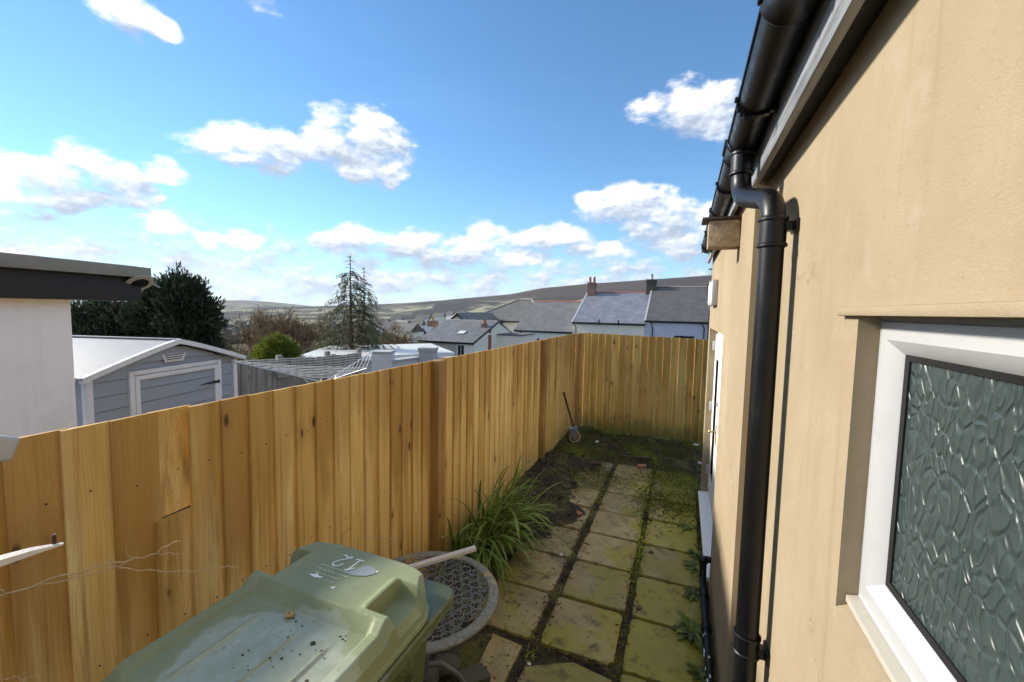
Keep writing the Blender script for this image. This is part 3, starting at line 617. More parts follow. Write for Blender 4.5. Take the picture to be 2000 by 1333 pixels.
def make_house():
    H = empty('rendered_house', (0, 0, 0), label='cream rendered house wall with black gutter and white frosted window on the right', cat='house')
    WIN = (-0.35, 1.162, 1.62, 2.30); DOOR = (3.78, 5.62, 0.10, 2.135)
    ztop = 3.06
    w = wall_panel(-2.6, YS, -0.1, ztop, [WIN], WN, 0.075)
    w.add([(WF, YS, -0.1), (WN+0.01, YS, -0.1), (WN+0.01, YS, ztop), (WF, YS, ztop)], [(0, 1, 2, 3)])
    w2 = wall_panel(YS, YE, -0.1, ztop, [DOOR], WF, 0.16)
    w.add(w2.v, w2.f)
    w.add([(WF, YE, -0.1), (5, YE, -0.1), (5, YE, ztop), (2.65, YE, 4.5), (WF, YE, ztop)], [(0, 1, 2, 3, 4)])
    w.add([(WN, -2.6, -0.1), (5, -2.6, -0.1), (5, -2.6, ztop), (2.65, -2.6, 4.5), (WN, -2.6, ztop)], [(4, 3, 2, 1, 0)])
    w.add([(5, -2.6, -0.1), (5, YE, -0.1), (5, YE, ztop), (5, -2.6, ztop)], [(0, 1, 2, 3)])
    wo = link('wall', w.mesh('wall', MAT['wall_render'], fix=False), None, H)
    # dark rooms behind the openings
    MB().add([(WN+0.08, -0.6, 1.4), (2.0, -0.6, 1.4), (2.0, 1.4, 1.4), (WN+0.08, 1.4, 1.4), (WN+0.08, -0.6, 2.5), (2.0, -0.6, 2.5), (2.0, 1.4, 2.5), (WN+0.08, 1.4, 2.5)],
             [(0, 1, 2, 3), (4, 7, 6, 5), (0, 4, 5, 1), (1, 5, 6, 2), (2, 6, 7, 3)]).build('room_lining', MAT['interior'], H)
    # thin projecting render bead over the window head
    MB().bbox((WN-0.004, 0.42, 2.312), (0.030, 1.66, 0.020), 0.006).build('drip_bead', MAT['wall_render'], H, 50)
    # roof and eaves
    MB().prism([(0.17, -2.65, 3.06), (2.65, -2.65, 4.56), (2.65, -2.65, 4.62), (0.17, -2.65, 3.12)], (0, YE+2.70, 0)).build('roof', MAT['slate_dark'], H)
    MB().prism([(5.2, -2.65, 3.06), (2.66, -2.65, 4.56), (2.66, -2.65, 4.62), (5.2, -2.65, 3.12)], (0, YE+2.70, 0)).build('roof', MAT['slate_dark'], H)
    MB().bbox((0.2825, -0.10, 2.985), (0.025, 4.96, 0.16), 0.003).build('fascia_board', MAT['fascia_paint'], H, 40)
    MB().bbox((0.330, -0.10, 2.96), (0.066, 4.95, 0.02), 0.002).build('soffit_board', MAT['black_paint'], H, 40)
    MB().bbox((0.255, (YS+YE)/2+0.02, 2.995), (0.022, YE-YS-0.02, 0.13), 0.003).build('fascia_board', MAT['fascia_paint'], H, 40)
    # window
    win = empty('window'); win.parent = H
    fx = WN+0.052; fw = 0.060; a, b, c, d = WIN
    c2 = c+0.045
    def rail(p, q, name='frame'):   # mitred bevelled frame members: profile stepped toward the glass
        pass
    mb = MB(); out = [(a, c2), (b, c2), (b, d), (a, d)]
    def ring(ins, x): return [(x, a+ins, c2+ins), (x, b-ins, c2+ins), (x, b-ins, d-ins), (x, a+ins, d-ins)]
    prof = [(0.004, fx+0.03), (0.004, fx), (0.010, fx-0.012), (0.046, fx-0.016), (0.052, fx-0.012), (0.072, fx+0.004), (0.076, fx+0.012), (0.076, fx+0.03)]
    vs = []; fs = []
    for ins, x in prof: vs += ring(ins, x)
    for i in range(len(prof)-1):
        for k in range(4): fs.append((i*4+k, i*4+(k+1) % 4, (i+1)*4+(k+1) % 4, (i+1)*4+k))
    mb.add(vs, fs); mb.build('frame', MAT['upvc_white'], win, 25)
    g = 0.080
    vs = []; fs = []
    for ins, x in ((0.0735, fx+0.0115), (0.0735, fx+0.007), (0.086, fx+0.009), (0.086, fx+0.014)): vs += ring(ins, x)
    for i in range(3):
        for k in range(4): fs.append((i*4+k, i*4+(k+1) % 4, (i+1)*4+(k+1) % 4, (i+1)*4+k))
    MB().add(vs, fs).build('gasket', MAT['rubber'], win)
    MB().box((fx+0.016, (a+b)/2, (c2+d)/2), (0.006, b-a-2*g, d-c2-2*g)).build('pane', MAT['leaf_glass'], win)['label'] = 'leaf patterned frosted glass pane'
    # sealant bead round the frame and a weathered sill
    vs = []; fs = []
    for ins, x in ((-0.001, fx-0.012), (0.008, fx-0.004)): vs += ring(ins, x)
    for k in range(4): fs.append((k, (k+1) % 4, 4+(k+1) % 4, 4+k))
    MB().add(vs, fs).build('sealant', MAT['block_grey'], win)
    MB().hexa([(WN-0.004, a, c-0.02), (WN+0.08, a, c-0.02), (WN+0.08, b-0.001, c-0.02), (WN-0.004, b-0.001, c-0.02), (WN-0.004, a, c+0.004), (WN+0.08, a, c+0.046), (WN+0.08, b-0.001, c+0.046), (WN-0.004, b-0.001, c+0.004)]).build('sill', MAT['wall_render'], win)
    MB().hexa([(fx-0.035, a, c+0.026), (fx+0.02, a, c+0.040), (fx+0.02, b-0.003, c+0.040), (fx-0.035, b-0.003, c+0.026), (fx-0.035, a, c+0.040), (fx+0.02, a, c+0.0495), (fx+0.02, b-0.003, c+0.0495), (fx-0.035, b-0.003, c+0.040)]).build('sill_board', MAT['sill_stone'], win)
    # glazed door, far along the wall
    dr = empty('door'); dr.parent = H
    a, b, c, d = DOOR; dx = WF+0.105
    def frame(mb, y0, y1, z0, z1, wd, x, th):
        mb.bbox((x, y0+wd/2, (z0+z1)/2), (th, wd, z1-z0), 0.004); mb.bbox((x, y1-wd/2, (z0+z1)/2), (th, wd, z1-z0), 0.004)
        mb.bbox((x, (y0+y1)/2, z1-wd/2), (th-0.002, y1-y0-2*wd, wd), 0.004); mb.bbox((x, (y0+y1)/2, z0+wd/2), (th-0.002, y1-y0-2*wd, wd), 0.004)
    m1 = MB(); frame(m1, a+0.002, b-0.002, c+0.03, d-0.002, 0.065, dx+0.02, 0.07); m1.build('frame', MAT['painted_white'], dr, 30)
    mid = (a+b)/2
    for (y0, y1) in ((a+0.07, mid-0.004), (mid+0.004, b-0.07)):
        m2 = MB(); frame(m2, y0, y1, c+0.10, d-0.07, 0.27, dx-0.002, 0.075); lf = m2.build('door_leaf', MAT['painted_white'], dr, 30)
        MB().box((dx, (y0+y1)/2, (c+d)/2+0.015), (0.012, y1-y0-0.538, d-c-0.705)).build('pane', MAT['door_glass'], lf)
        g3 = MB(); frame(g3, y0+0.265, y1-0.265, c+0.365, d-0.335, 0.010, dx-0.002, 0.079); g3.build('gasket', MAT['rubber'], lf)
    for zz in (0.42, 1.20, 1.93):
        MB().bbox((dx-0.052, b-0.068, zz), (0.030, 0.05, 0.10), 0.006).tube([(dx-0.062, b-0.068, zz-0.055), (dx-0.062, b-0.068, zz+0.055)], 0.011).build('hinge', MAT['upvc_white'], dr, 40)
    hd = MB().bbox((dx-0.045, mid+0.05, 1.06), (0.010, 0.032, 0.22), 0.004).build('handle', MAT['brass'], dr, 40)
    MB().tube([(dx-0.045, mid+0.05, 1.09), (dx-0.10, mid+0.05, 1.09), (dx-0.113, mid+0.06, 1.09), (dx-0.113, mid+0.17, 1.085)], 0.009, 10).build('lever', MAT['brass'], hd, 50)
    MB().bbox((dx-0.048, mid+0.05, 1.38), (0.02, 0.03, 0.05), 0.006).build('lock', MAT['upvc_white'], dr, 40)
    MB().hexa([(WF-0.035, a-0.02, 0.07), (WF+0.15, a-0.02, 0.07), (WF+0.15, b+0.0, 0.07), (WF-0.035, b+0.0, 0.07), (WF-0.035, a-0.02, 0.105), (WF+0.15, a-0.02, 0.128), (WF+0.15, b, 0.128), (WF-0.035, b, 0.105)]).build('threshold', MAT['painted_white'], dr)
    # gutter: half-round trough with end stop, unions and brackets
    gut = empty('gutter'); gut.parent = H
    def trough(y0, z0, y1, z1, R=0.058, X=0.205, name='trough'):
        mb = MB(); n = 14; vs = []; fs = []
        for (y, z) in ((y0, z0), (y1, z1)):
            for rr in (R, R-0.004):
                for k in range(n+1):
                    th = math.pi*(1+k/n); vs.append((X+rr*math.cos(th), y, z+rr*math.sin(th)))
        m = n+1
        for k in range(n):
            fs += [(k, k+1, 2*m+k+1, 2*m+k), (m+k, 3*m+k, 3*m+k+1, m+k+1), (k, m+k, m+k+1, k+1), (2*m+k, 2*m+k+1, 3*m+k+1, 3*m+k)]
        fs += [(0, 2*m, 3*m, m), (n, m+n, 3*m+n, 2*m+n)]
        mb.add(vs, fs); mb.tube([(X-R-0.001, y0, z0), (X-R-0.001, y1, z1)], 0.0055, 8)
        return mb.build(name, MAT['black_plastic'], gut, 35)
    gz = lambda y: 3.072-0.0135*(y-1.0)
    trough(-2.6, gz(-2.6), 1.20, gz(1.20)); trough(1.203, gz(1.203), 2.13, gz(2.13)); trough(2.30, gz(2.30), 5.10, gz(5.10))
    def union(y, ln=0.10, R=0.0625, bead=True):
        n = 14; vs = []; fs = []; X = 0.205; z = gz(y)
        prof = [(-ln/2, R), (-ln/2+0.012, R+0.005), (-ln/2+0.022, R), (ln/2-0.022, R), (ln/2-0.012, R+0.005), (ln/2, R)]
        for (dy, rr) in prof:
            for k in range(n+1):
                th = math.pi*(1+k/n)-0.06+0.12*k/n; vs.append((X+rr*math.cos(th), y+dy, z+rr*math.sin(th)))
        m = n+1
        for i in range(len(prof)-1):
            for k in range(n): fs.append((i*m+k, i*m+k+1, (i+1)*m+k+1, (i+1)*m+k))
        mb = MB().add(vs, fs); mb.bbox((X-R-0.002, y, z+0.004), (0.016, ln*0.9, 0.016), 0.004)
        return mb.build('union', MAT['black_plastic'], gut, 35)
    union(1.20, 0.12); union(2.215, 0.20); union(3.4, 0.11)
    for y in (0.4, 1.75, 2.75, 4.2, 4.9):
        z = gz(y); vs = []
        mb = MB(); pts = [(0.205+0.064*math.cos(math.pi*(1+k/10)), y, z+0.064*math.sin(math.pi*(1+k/10))) for k in range(11)]
        for k in range(10):
            p, q = Vector(pts[k]), Vector(pts[k+1]); mb.box((p+q)/2, (0.004+abs(q.x-p.x), 0.022, 0.004+abs(q.z-p.z)))
        mb.bbox((0.140, y, z+0.002), (0.014, 0.024, 0.014), 0.003); mb.bbox((0.268, y, z-0.02), (0.008, 0.03, 0.07), 0.002)
        mb.build('bracket', MAT['black_plastic'], gut)
    MB().prism([(0.205+0.062*math.cos(math.pi*(1+k/12)), 5.10, gz(5.1)+0.062*math.sin(math.pi*(1+k/12))) for k in range(13)], (0, 0.012, 0)).build('end_stop', MAT['black_plastic'], gut)
    # rain-water pipe with swan neck
    dp = empty('downpipe'); dp.parent = H
    PX, PY, PR = 0.285, 1.805, 0.0405
    MB().tube([(PX, PY, 0.02), (PX, PY, 2.66)], PR, 28).build('pipe', MAT['black_plastic'], dp, 40)
    top = gz(2.215)-0.055
    def arc(p0, p1, p2, n=7):
        p0, p1, p2 = map(Vector, (p0, p1, p2)); return [p0*(1-t)**2+p1*2*t*(1-t)+p2*t*t for t in [i/n for i in range(n+1)]]
    oy = 2.13
    path = [Vector((0.205, oy, top+0.02))]+arc((0.205, oy, top-0.10), (0.206, oy, top-0.185), (0.218, oy-0.10, top-0.215))+arc((PX-0.012, PY+0.10, 2.745), (PX, PY, 2.725), (PX, PY, 2.63))
    MB().tube(path, PR-0.001, 28).build('swan_neck', MAT['black_plastic'], dp, 40)
    def collar(x, y, z, ln, r): return [(r, -ln/2), (r+0.006, -ln/2+0.004), (r+0.006, -ln/2+0.012), (r+0.001, -ln/2+0.017), (r+0.001, ln/2-0.017), (r+0.006, ln/2-0.012), (r+0.006, ln/2-0.004), (r, ln/2)]
    for (x, y, z, ln) in ((0.205, oy, top-0.045, 0.10), (PX, PY, 2.60, 0.11), (PX, PY, 1.02, 0.085)):
        MB().lathe(collar(x, y, z, ln, PR+0.003), 28, Matrix.Translation((x, y, z))).build('collar', MAT['black_plastic'], dp, 35)
    for z in (2.62, 1.00):
        mb = MB(); mb.bbox((0.335, PY, z), (0.045, 0.045, 0.035), 0.004); mb.bbox((0.354, PY, z), (0.010, 0.09, 0.045), 0.004)
        mb.tube([(0.345, PY-0.036, z), (0.356, PY-0.036, z)], 0.006, 8)
        mb.build('clip', MAT['black_plastic'], dp, 40)
    # waste pipe along the foot of the wall
    wp = empty('waste_pipe'); wp.parent = H
    ex = 0.245
    pth = [Vector((WF+0.02, 3.70, 0.295))]+arc((ex+0.02, 3.70, 0.295), (ex-0.005, 3.70, 0.295), (ex-0.005, 3.68, 0.25))+arc((ex-0.005, 3.66, 0.17), (ex-0.004, 3.64, 0.125), (ex-0.004, 3.56, 0.12))+[Vector((ex, 2.9, 0.105)), Vector((ex+0.006, 2.42, 0.09))]+arc((ex+0.01, 2.36, 0.088), (ex+0.03, 2.26, 0.085), (ex+0.06, 2.24, 0.03))
    MB().tube(pth, 0.026, 16).build('pipe', MAT['black_plastic'], wp, 40)
    M = lambda p, q: Matrix.Translation(p) @ (Vector(q)-Vector(p)).to_track_quat('Z', 'Y').to_matrix().to_4x4()
    for y, z, ln in ((3.50, 0.119, 0.09), (3.12, 0.110, 0.06), (2.44, 0.091, 0.08)):
        MB().lathe(collar(0, 0, 0, ln, 0.029), 18, M((ex+0.001, y, z), (ex+0.001, y-0.4, z-0.012))).build('collar', MAT['black_plastic'], wp, 40)
    MB().lathe([(0.001, 0.036), (0.02, 0.031), (0.034, 0.018), (0.038, 0), (0.034, -0.018), (0.02, -0.031), (0.001, -0.036)], 18, Matrix.Translation((ex-0.004, 3.69, 0.285))).build('elbow', MAT['black_plastic'], wp, 60)
    rg = random.Random(3)
    for k in range(9):
        y = rg.uniform(2.5, 3.1); th = rg.uniform(1.5, 2.7); z = 0.105+0.027*math.sin(th); x = ex+0.027*math.cos(th)
        mb = MB(); n = 7; c = Vector((x, y, z)); nrm = Vector((math.cos(th), 0, math.sin(th))); ta = Vector((0, 1, 0)); tb = nrm.cross(ta)
        mb.add([c+nrm*0.0015+ta*(math.cos(2*math.pi*i/n)*rg.uniform(.006, .02))+tb*(math.sin(2*math.pi*i/n)*rg.uniform(.003, .009)) for i in range(n)], [tuple(range(n))])
        mb.build('paint_splash', MAT['litter_white'], wp)
    # boxed rafter end under the gutter, weathered timber
    bx = MB(); bx.bbox((0.208, 3.03, 2.80), (0.178, 0.14, 0.165), 0.006); bx.build('boxed_eave_end', MAT['rotten_wood'], H, 40)['label'] = 'weathered timber box end under the gutter'
    MB().bbox((0.193, 3.03, 2.894), (0.225, 0.17, 0.018), 0.003).build('box_capping', MAT['rusty'], H, 40)
    # white wall box near the far corner
    wb = MB().bbox((0.272, 4.95, 2.515), (0.052, 0.66, 0.25), 0.008).build('wall_box', MAT['upvc_white'], H, 40)
    MB().bbox((0.246, 4.95, 2.515), (0.006, 0.60, 0.20), 0.003).build('cover', MAT['painted_white'], wb, 40)
    return H
make_house()

# ================================================================== TIMBER FENCES
def board_mesh(name, w, h, mat, t0=0.008, t1=0.021, seed=0):
    """feather-edge board, x = out of the fence, y = along, z = up; thick edge at -y"""
    rg = random.Random(seed); n = 5; vs = []; fs = []
    for i in range(n):
        z = h*i/(n-1); j = rg.uniform(-.0012, .0012)
        vs += [(0, w/2, z), (t0+j, w/2, z), (t1-0.002+j, -w/2+0.004, z), (t1-0.005+j, -w/2, z), (0, -w/2, z)]
    for i in range(n-1):
        for k in range(5): fs.append((i*5+k, i*5+(k+1) % 5, (i+1)*5+(k+1) % 5, (i+1)*5+k))
    fs += [(4, 3, 2, 1, 0), tuple(range((n-1)*5, n*5))]
    return MB().add(vs, fs).mesh(name, mat)
PITCH_B = 0.1345
def make_side_fence():
    F = empty('timber_fence', (-1.92, 3.5, 0), label='long golden closeboard timber fence along the left of the yard', cat='fence')
    X0 = -1.925; ztop = 1.868; rg = random.Random(21)
    ms = [board_mesh('board', PITCH_B+0.022, 1.0, MAT['fence_wood'], seed=i) for i in range(4)]
    def piece(y, z0, z1, dx=0.0, rot=0.0, k=None):
        o = link('board', ms[rg.randrange(4) if k is None else k], None, F, (X0-(-1.92)+dx+0.002*(rg.random()-.5), y-3.5, z0), (0.0, 0.0, 0.045+rot)); o.scale = (1, 1, z1-z0); return o
    posts = [0.02, 3.03, 5.93, 8.06]
    for b0, b1 in zip(posts[:-1], posts[1:]):
        n = round((b1-b0-0.10)/PITCH_B); pit = (b1-b0-0.10)/n
        for i in range(n):
            y = b0+0.05+pit*(i+0.5); zt = ztop+rg.uniform(-.0015, .0015)+0.010*smooth(3, 8, y)
            if abs(y-1.095) < 0.068:      # board cut short: the upper piece sits back on a ledge
                piece(y, 1.432, zt, -0.020); piece(y, -0.02, 1.428, 0.0); continue
            piece(y, -0.02, zt, rg.uniform(-.002, .002), rg.uniform(-.012, .012))
    pm = MB().bbox((0, 0, 0.95), (0.10, 0.10, 1.90), 0.005).mesh('post', MAT['post_wood'], 40)
    for y in posts[:-1]:
        o = link('post', pm, None, F, (-1.895+1.92, y-3.5, -0.02), (0, 0, 0)); o.scale = (1, 1, 0.994+0.003*(y > 4))
    for b0, b1 in zip(posts[:-1], posts[1:]):
        for z in (0.30, 0.98, 1.62):
            MB().bbox((-0.090, (b0+b1)/2-3.5, z), (0.065, b1-b0-0.11, 0.075), 0.004).build('rail', MAT['post_wood'], F, 40)
    # old nail heads with rust streaks at rail height
    nm = MB().lathe([(0.0, 0.003), (0.003, 0.0025), (0.0035, 0)], 8, Matrix.Rotation(rad(90), 4, 'Y')).mesh('nail', MAT['rusty'])
    for b0, b1 in zip(posts[:-1], posts[1:]):
        n = round((b1-b0-0.10)/PITCH_B); pit = (b1-b0-0.10)/n
        for i in range(n):
            for z in (0.98, 1.62):
                if b0 > 3.5: continue
                y = b0+0.05+pit*(i+0.5)+rg.uniform(-.012, .012)
                link('nail', nm, None, F, (0.014, y-3.5, z+rg.uniform(-.02, .02)))
    return F
make_side_fence()
def make_end_fence():
    F = empty('timber_fence', (-0.6, 8.22, 0), label='short timber fence closing the far end of the yard', cat='fence')
    rg = random.Random(8); ms = [board_mesh('board', PITCH_B+0.022, 1.0, MAT['end_wood'], seed=i+9) for i in range(4)]
    x = -1.90; i = 0
    while x < 0.95:
        o = link('board', ms[rg.randrange(4)], None, F, (x+PITCH_B/2+0.6, rg.uniform(-.006, .006), -0.03), (0, 0, rad(-90)+0.045+rg.uniform(-.03, .03)))
        o.scale = (1, 1, 1.905-0.004*x+rg.uniform(-.005, .005)-0.010*(x+1.9)); x += PITCH_B*0.985
    link('post', MB().bbox((0, 0, 0.94), (0.10, 0.10, 1.905), 0.005).mesh('post', MAT['post_wood'], 40), None, F, (-1.895+0.6, -0.10, -0.02))
    link('post', MB().bbox((0, 0, 0.94), (0.10, 0.10, 1.88), 0.005).mesh('post', MAT['post_wood'], 40), None, F, (1.0+0.6, 0.05, -0.02))
    for z in (0.30, 0.98, 1.60): MB().bbox((0.15, 0.055, z), (2.85, 0.065, 0.075), 0.004).build('rail', MAT['post_wood'], F, 40)
make_end_fence()

# ================================================================== BEYOND THE FENCE
GZ = -0.65
def make_garage():
    P1 = at(286, 523, 4.7); d0 = ray(-60, 487); P0 = EYE+d0*((P1.z-CAM_H)/d0.z)
    u = Vector((P1.x-P0.x, P1.y-P0.y, 0)).normalized(); n = Vector((u.y, -u.x, 0))
    if n.dot(EYE-P0) < 0: n = -n
    rz = math.atan2(u.y, u.x)
    d = ray(140, 640); q = P1-n*0.14; C0 = EYE+d*((q-EYE).dot(n)/d.dot(n))       # wall corner
    G = empty('garage', (C0.x, C0.y, GZ), rz, 'white walled flat roofed garage behind the fence at the left edge', 'garage')
    L = 6.0; zt = P1.z-GZ; over = (P1-C0).dot(u)
    # local axes: x along the eaves (far end positive), y away from the yard when n points to -y
    s = 1 if Vector((0, 1, 0)).dot(Matrix.Rotation(-rz, 3, 'Z') @ n) < 0 else -1
    zw = zt-0.345
    MB().box((-L/2, s*1.6, zw/2), (L, 3.2, zw)).build('wall', MAT['garage_wall'], G)
    MB().bbox((over/2-L/2-0.02, s*1.55, zt-0.19-0.06), (L+over-0.06, 3.35, 0.25), 0.006).build('fascia', MAT['black_paint'], G, 40)
    MB().bbox((over/2-L/2, s*1.53, zt-0.062), (L+over, 3.36+0.1, 0.115), 0.006).build('roof_edge', MAT['roof_trim'], G, 40)
    MB().box((over/2-L/2, s*1.53, zt-0.002), (L+over-0.16, 3.3, 0.012)).build('roof_felt', MAT['roof_felt'], G)
    lp = at(272, 553, 4.62)
    lam = MB().lathe([(0.001, 0.030), (0.05, 0.028), (0.085, 0.012), (0.128, 0.004), (0.132, -0.006), (0.10, -0.012), (0.001, -0.014)], 32)
    M = Matrix.Rotation(-rz, 3, 'Z')
    loc = M @ (lp-Vector((C0.x, C0.y, GZ)))
    lo = lam.build('lamp', MAT['upvc_white'], G, 35, loc, (s*rad(-38), rad(8), 0))
    MB().lathe([(0.001, -0.020), (0.06, -0.019), (0.082, -0.0145), (0.001, -0.0142)], 28).build('lens', MAT['window_dark'], lo, 40)
    MB().lathe([(0.083, 0.0135), (0.089, 0.018), (0.062, 0.034), (0.001, 0.036)], 28).build('cap', MAT['black_paint'], lo, 40)
    MB().tube([(0.05, 0, 0.01), (0.11, -0.01*s, 0.02), (0.165, -0.015*s, 0.005), (0.205, -0.02*s, -0.03)], [0.012, 0.011, 0.01, 0.008], 8).build('bracket', MAT['steel'], lo, 50)
    MB().tube([(0.0, 0.03*s, 0.03), (0.0, 0.10*s, 0.06)], 0.012, 8).build('stem', MAT['black_paint'], lo, 50)
make_garage()
def make_shed():
    L = at(166, 742, 4.9); dR = ray(458, 700); R = EYE+dR*((L.z-CAM_H)/dR.z)
    u = Vector((R.x-L.x, R.y-L.y, 0)); W = u.length; u.normalize(); rz = math.atan2(u.y, u.x)
    S = empty('garden_shed', (L.x, L.y, GZ), rz, 'grey plastic garden shed with white door frame and white roof edge', 'shed')
    ze = L.z-GZ; zr = ze+0.335; Dp = 2.5
    bk = 1.0    # local +y is away from the yard
    if (Matrix.Rotation(rz, 3, 'Z') @ Vector((0, 1, 0))).dot(L-EYE) < 0: bk = -1.0
    def wid(z):
        if z <= ze: return 0.0, W
        t = (z-ze)/(zr-ze); return W/2*t, W-W/2*t
    # carcass (side and back walls)
    MB().prism([(0.02, 0.03*bk, 0.02), (W-0.02, 0.03*bk, 0.02), (W-0.02, 0.03*bk, ze), (W/2, 0.03*bk, zr-0.02), (0.02, 0.03*bk, ze)], (0, Dp*bk, 0)).build('carcass', MAT['shed_grey'], S)
    h = 0.178; z = 0.03; d0, d1, dz = W*0.235, W*0.835, ze+0.02
    while z < zr-0.05:
        z1 = min(z+h-0.008, zr-0.05); (a0, b0), (a1, b1) = wid(z), wid(z1)
        segs = [(a0, b0, a1, b1)] if z > dz-0.06 else [(a0, d0-0.05, a1, d0-0.05), (d1+0.05, b0, d1+0.05, b1)]
        for (p0, q0, p1, q1) in segs:
            if q1-p1 < 0.03: continue
            MB().hexa([(p0, -0.010*bk, z), (q0, -0.010*bk, z), (q0, 0.028*bk, z), (p0, 0.028*bk, z), (p1, 0.006*bk, z1), (q1, 0.006*bk, z1), (q1, 0.028*bk, z1), (p1, 0.028*bk, z1)]).build('siding_board', MAT['shed_grey'], S)
        z += h
    for x in (0.02, W-0.02): MB().bbox((x, 0.005*bk, ze/2), (0.075, 0.075, ze), 0.012).build('corner_post', MAT['shed_white'], S, 40)
    # door: frame, leaf planks, inner frame, strap hinges
    fr = MB(); fr.bbox((d0-0.02, -0.01*bk, dz/2), (0.065, 0.05, dz), 0.008); fr.bbox((d1+0.02, -0.01*bk, dz/2), (0.065, 0.05, dz), 0.008); fr.bbox(((d0+d1)/2, -0.01*bk, dz-0.028), (d1-d0-0.03, 0.05, 0.060), 0.008)
    fr.build('door_frame', MAT['shed_white'], S, 40)
    dr = empty('door'); dr.parent = S
    lf = MB(); e0, e1, ez = d0+0.018, d1-0.018, dz-0.066
    lf.bbox((e0+0.03, -0.016*bk, ez/2+0.02), (0.060, 0.045, ez-0.04), 0.006); lf.bbox((e1-0.03, -0.016*bk, ez/2+0.02), (0.060, 0.045, ez-0.04), 0.006); lf.bbox(((e0+e1)/2, -0.016*bk, ez-0.03), (e1-e0-0.122, 0.045, 0.060), 0.006)
    lf.build('leaf_frame', MAT['shed_white'], dr, 40)
    z = 0.04
    while z < ez-0.06:
        z1 = min(z+h-0.008, ez-0.06)
        MB().hexa([(e0+0.06, -0.014*bk, z), (e1-0.06, -0.014*bk, z), (e1-0.06, 0.02*bk, z), (e0+0.06, 0.02*bk, z), (e0+0.06, 0.0, z1), (e1-0.06, 0.0, z1), (e1-0.06, 0.02*bk, z1), (e0+0.06, 0.02*bk, z1)]).build('plank', MAT['shed_grey'], dr)
        z += h
    for zz in (ez-0.28, 0.35):
        MB().prism([(e1+0.02, -0.045*bk, zz-0.03), (e1+0.02, -0.045*bk, zz+0.03), (e1-0.03, -0.045*bk, zz+0.02), (e1-0.33, -0.045*bk, zz+0.003), (e1-0.33, -0.045*bk, zz-0.003), (e1-0.03, -0.045*bk, zz-0.02)], (0, 0.008*bk, 0)).build('strap_hinge', MAT['black_iron'], dr)
    # louvred vent in the gable
    vt = empty('vent'); vt.parent = S
    vz = zr-0.20
    MB().prism([(W/2-0.19, -0.006*bk, vz+0.055), (W/2+0.19, -0.006*bk, vz+0.055), (W/2+0.14, -0.006*bk, vz-0.055), (W/2-0.14, -0.006*bk, vz-0.055)], (0, -0.012*bk, 0)).build('surround', MAT['shed_white'], vt)
    for k in range(3): MB().box((W/2, -0.026*bk, vz+0.028-0.030*k), (0.30-0.035*k, 0.016, 0.013)).build('louvre', MAT['shed_white'], vt)
    for k in range(3): MB().box((W/2, -0.0205*bk, vz+0.043-0.030*k), (0.29-0.035*k, 0.004, 0.012)).build('louvre_gap', MAT['black_iron'], vt)
    # roof: two gently bowed slopes with a white edge along the gable
    ov = 0.11; yb = -0.11*bk; n = 8
    def roofz(x):
        t = abs(x-W/2)/(W/2+ov); return zr+0.055-(zr-ze+0.03)*(t**1.12)
    for sgn in (-1, 1):
        xs = [W/2+sgn*(W/2+ov)*k/n for k in range(n+1)]
        vs = []; fs = []
        for x in xs:
            for (y, dz_) in ((yb, 0), (Dp*bk, 0), (yb, -0.02), (Dp*bk, -0.02)): vs.append((x, y, roofz(x)+dz_))
        for k in range(n):
            b = k*4; c = b+4; fs += [(b, b+1, c+1, c), (b+2, c+2, c+3, b+3), (b, c, c+2, b+2), (b+1, b+3, c+3, c+1)]
        fs += [(0, 2, 3, 1), (n*4, n*4+1, n*4+3, n*4+2)]
        MB().add(vs, fs).build('roof_panel', MAT['shed_roof'], S, 30)
        vs = []; fs = []
        for x in xs:
            z = roofz(x)
            vs += [(x, yb-0.012*bk, z+0.012), (x, yb+0.05*bk, z+0.012), (x, yb+0.05*bk, z-0.055), (x, yb-0.012*bk, z-0.055)]
        for k in range(n):
            for j in range(4): fs.append((k*4+j, k*4+(j+1) % 4, k*4+4+(j+1) % 4, k*4+4+j))
        fs += [(3, 2, 1, 0), (n*4, n*4+1, n*4+2, n*4+3)]
        MB().add(vs, fs).build('roof_edge', MAT['shed_white'], S, 40)
        x = xs[-1]; MB().bbox((x, Dp/2*bk, roofz(x)-0.012), (0.035, Dp+0.05, 0.05), 0.008).build('eave_trim', MAT['shed_white'], S, 40)
    MB().bbox((W/2, Dp/2*bk-0.03*bk, zr+0.060), (0.10, Dp+0.12, 0.022), 0.008).build('ridge_cap', MAT['shed_roof'], S, 40)
make_shed()

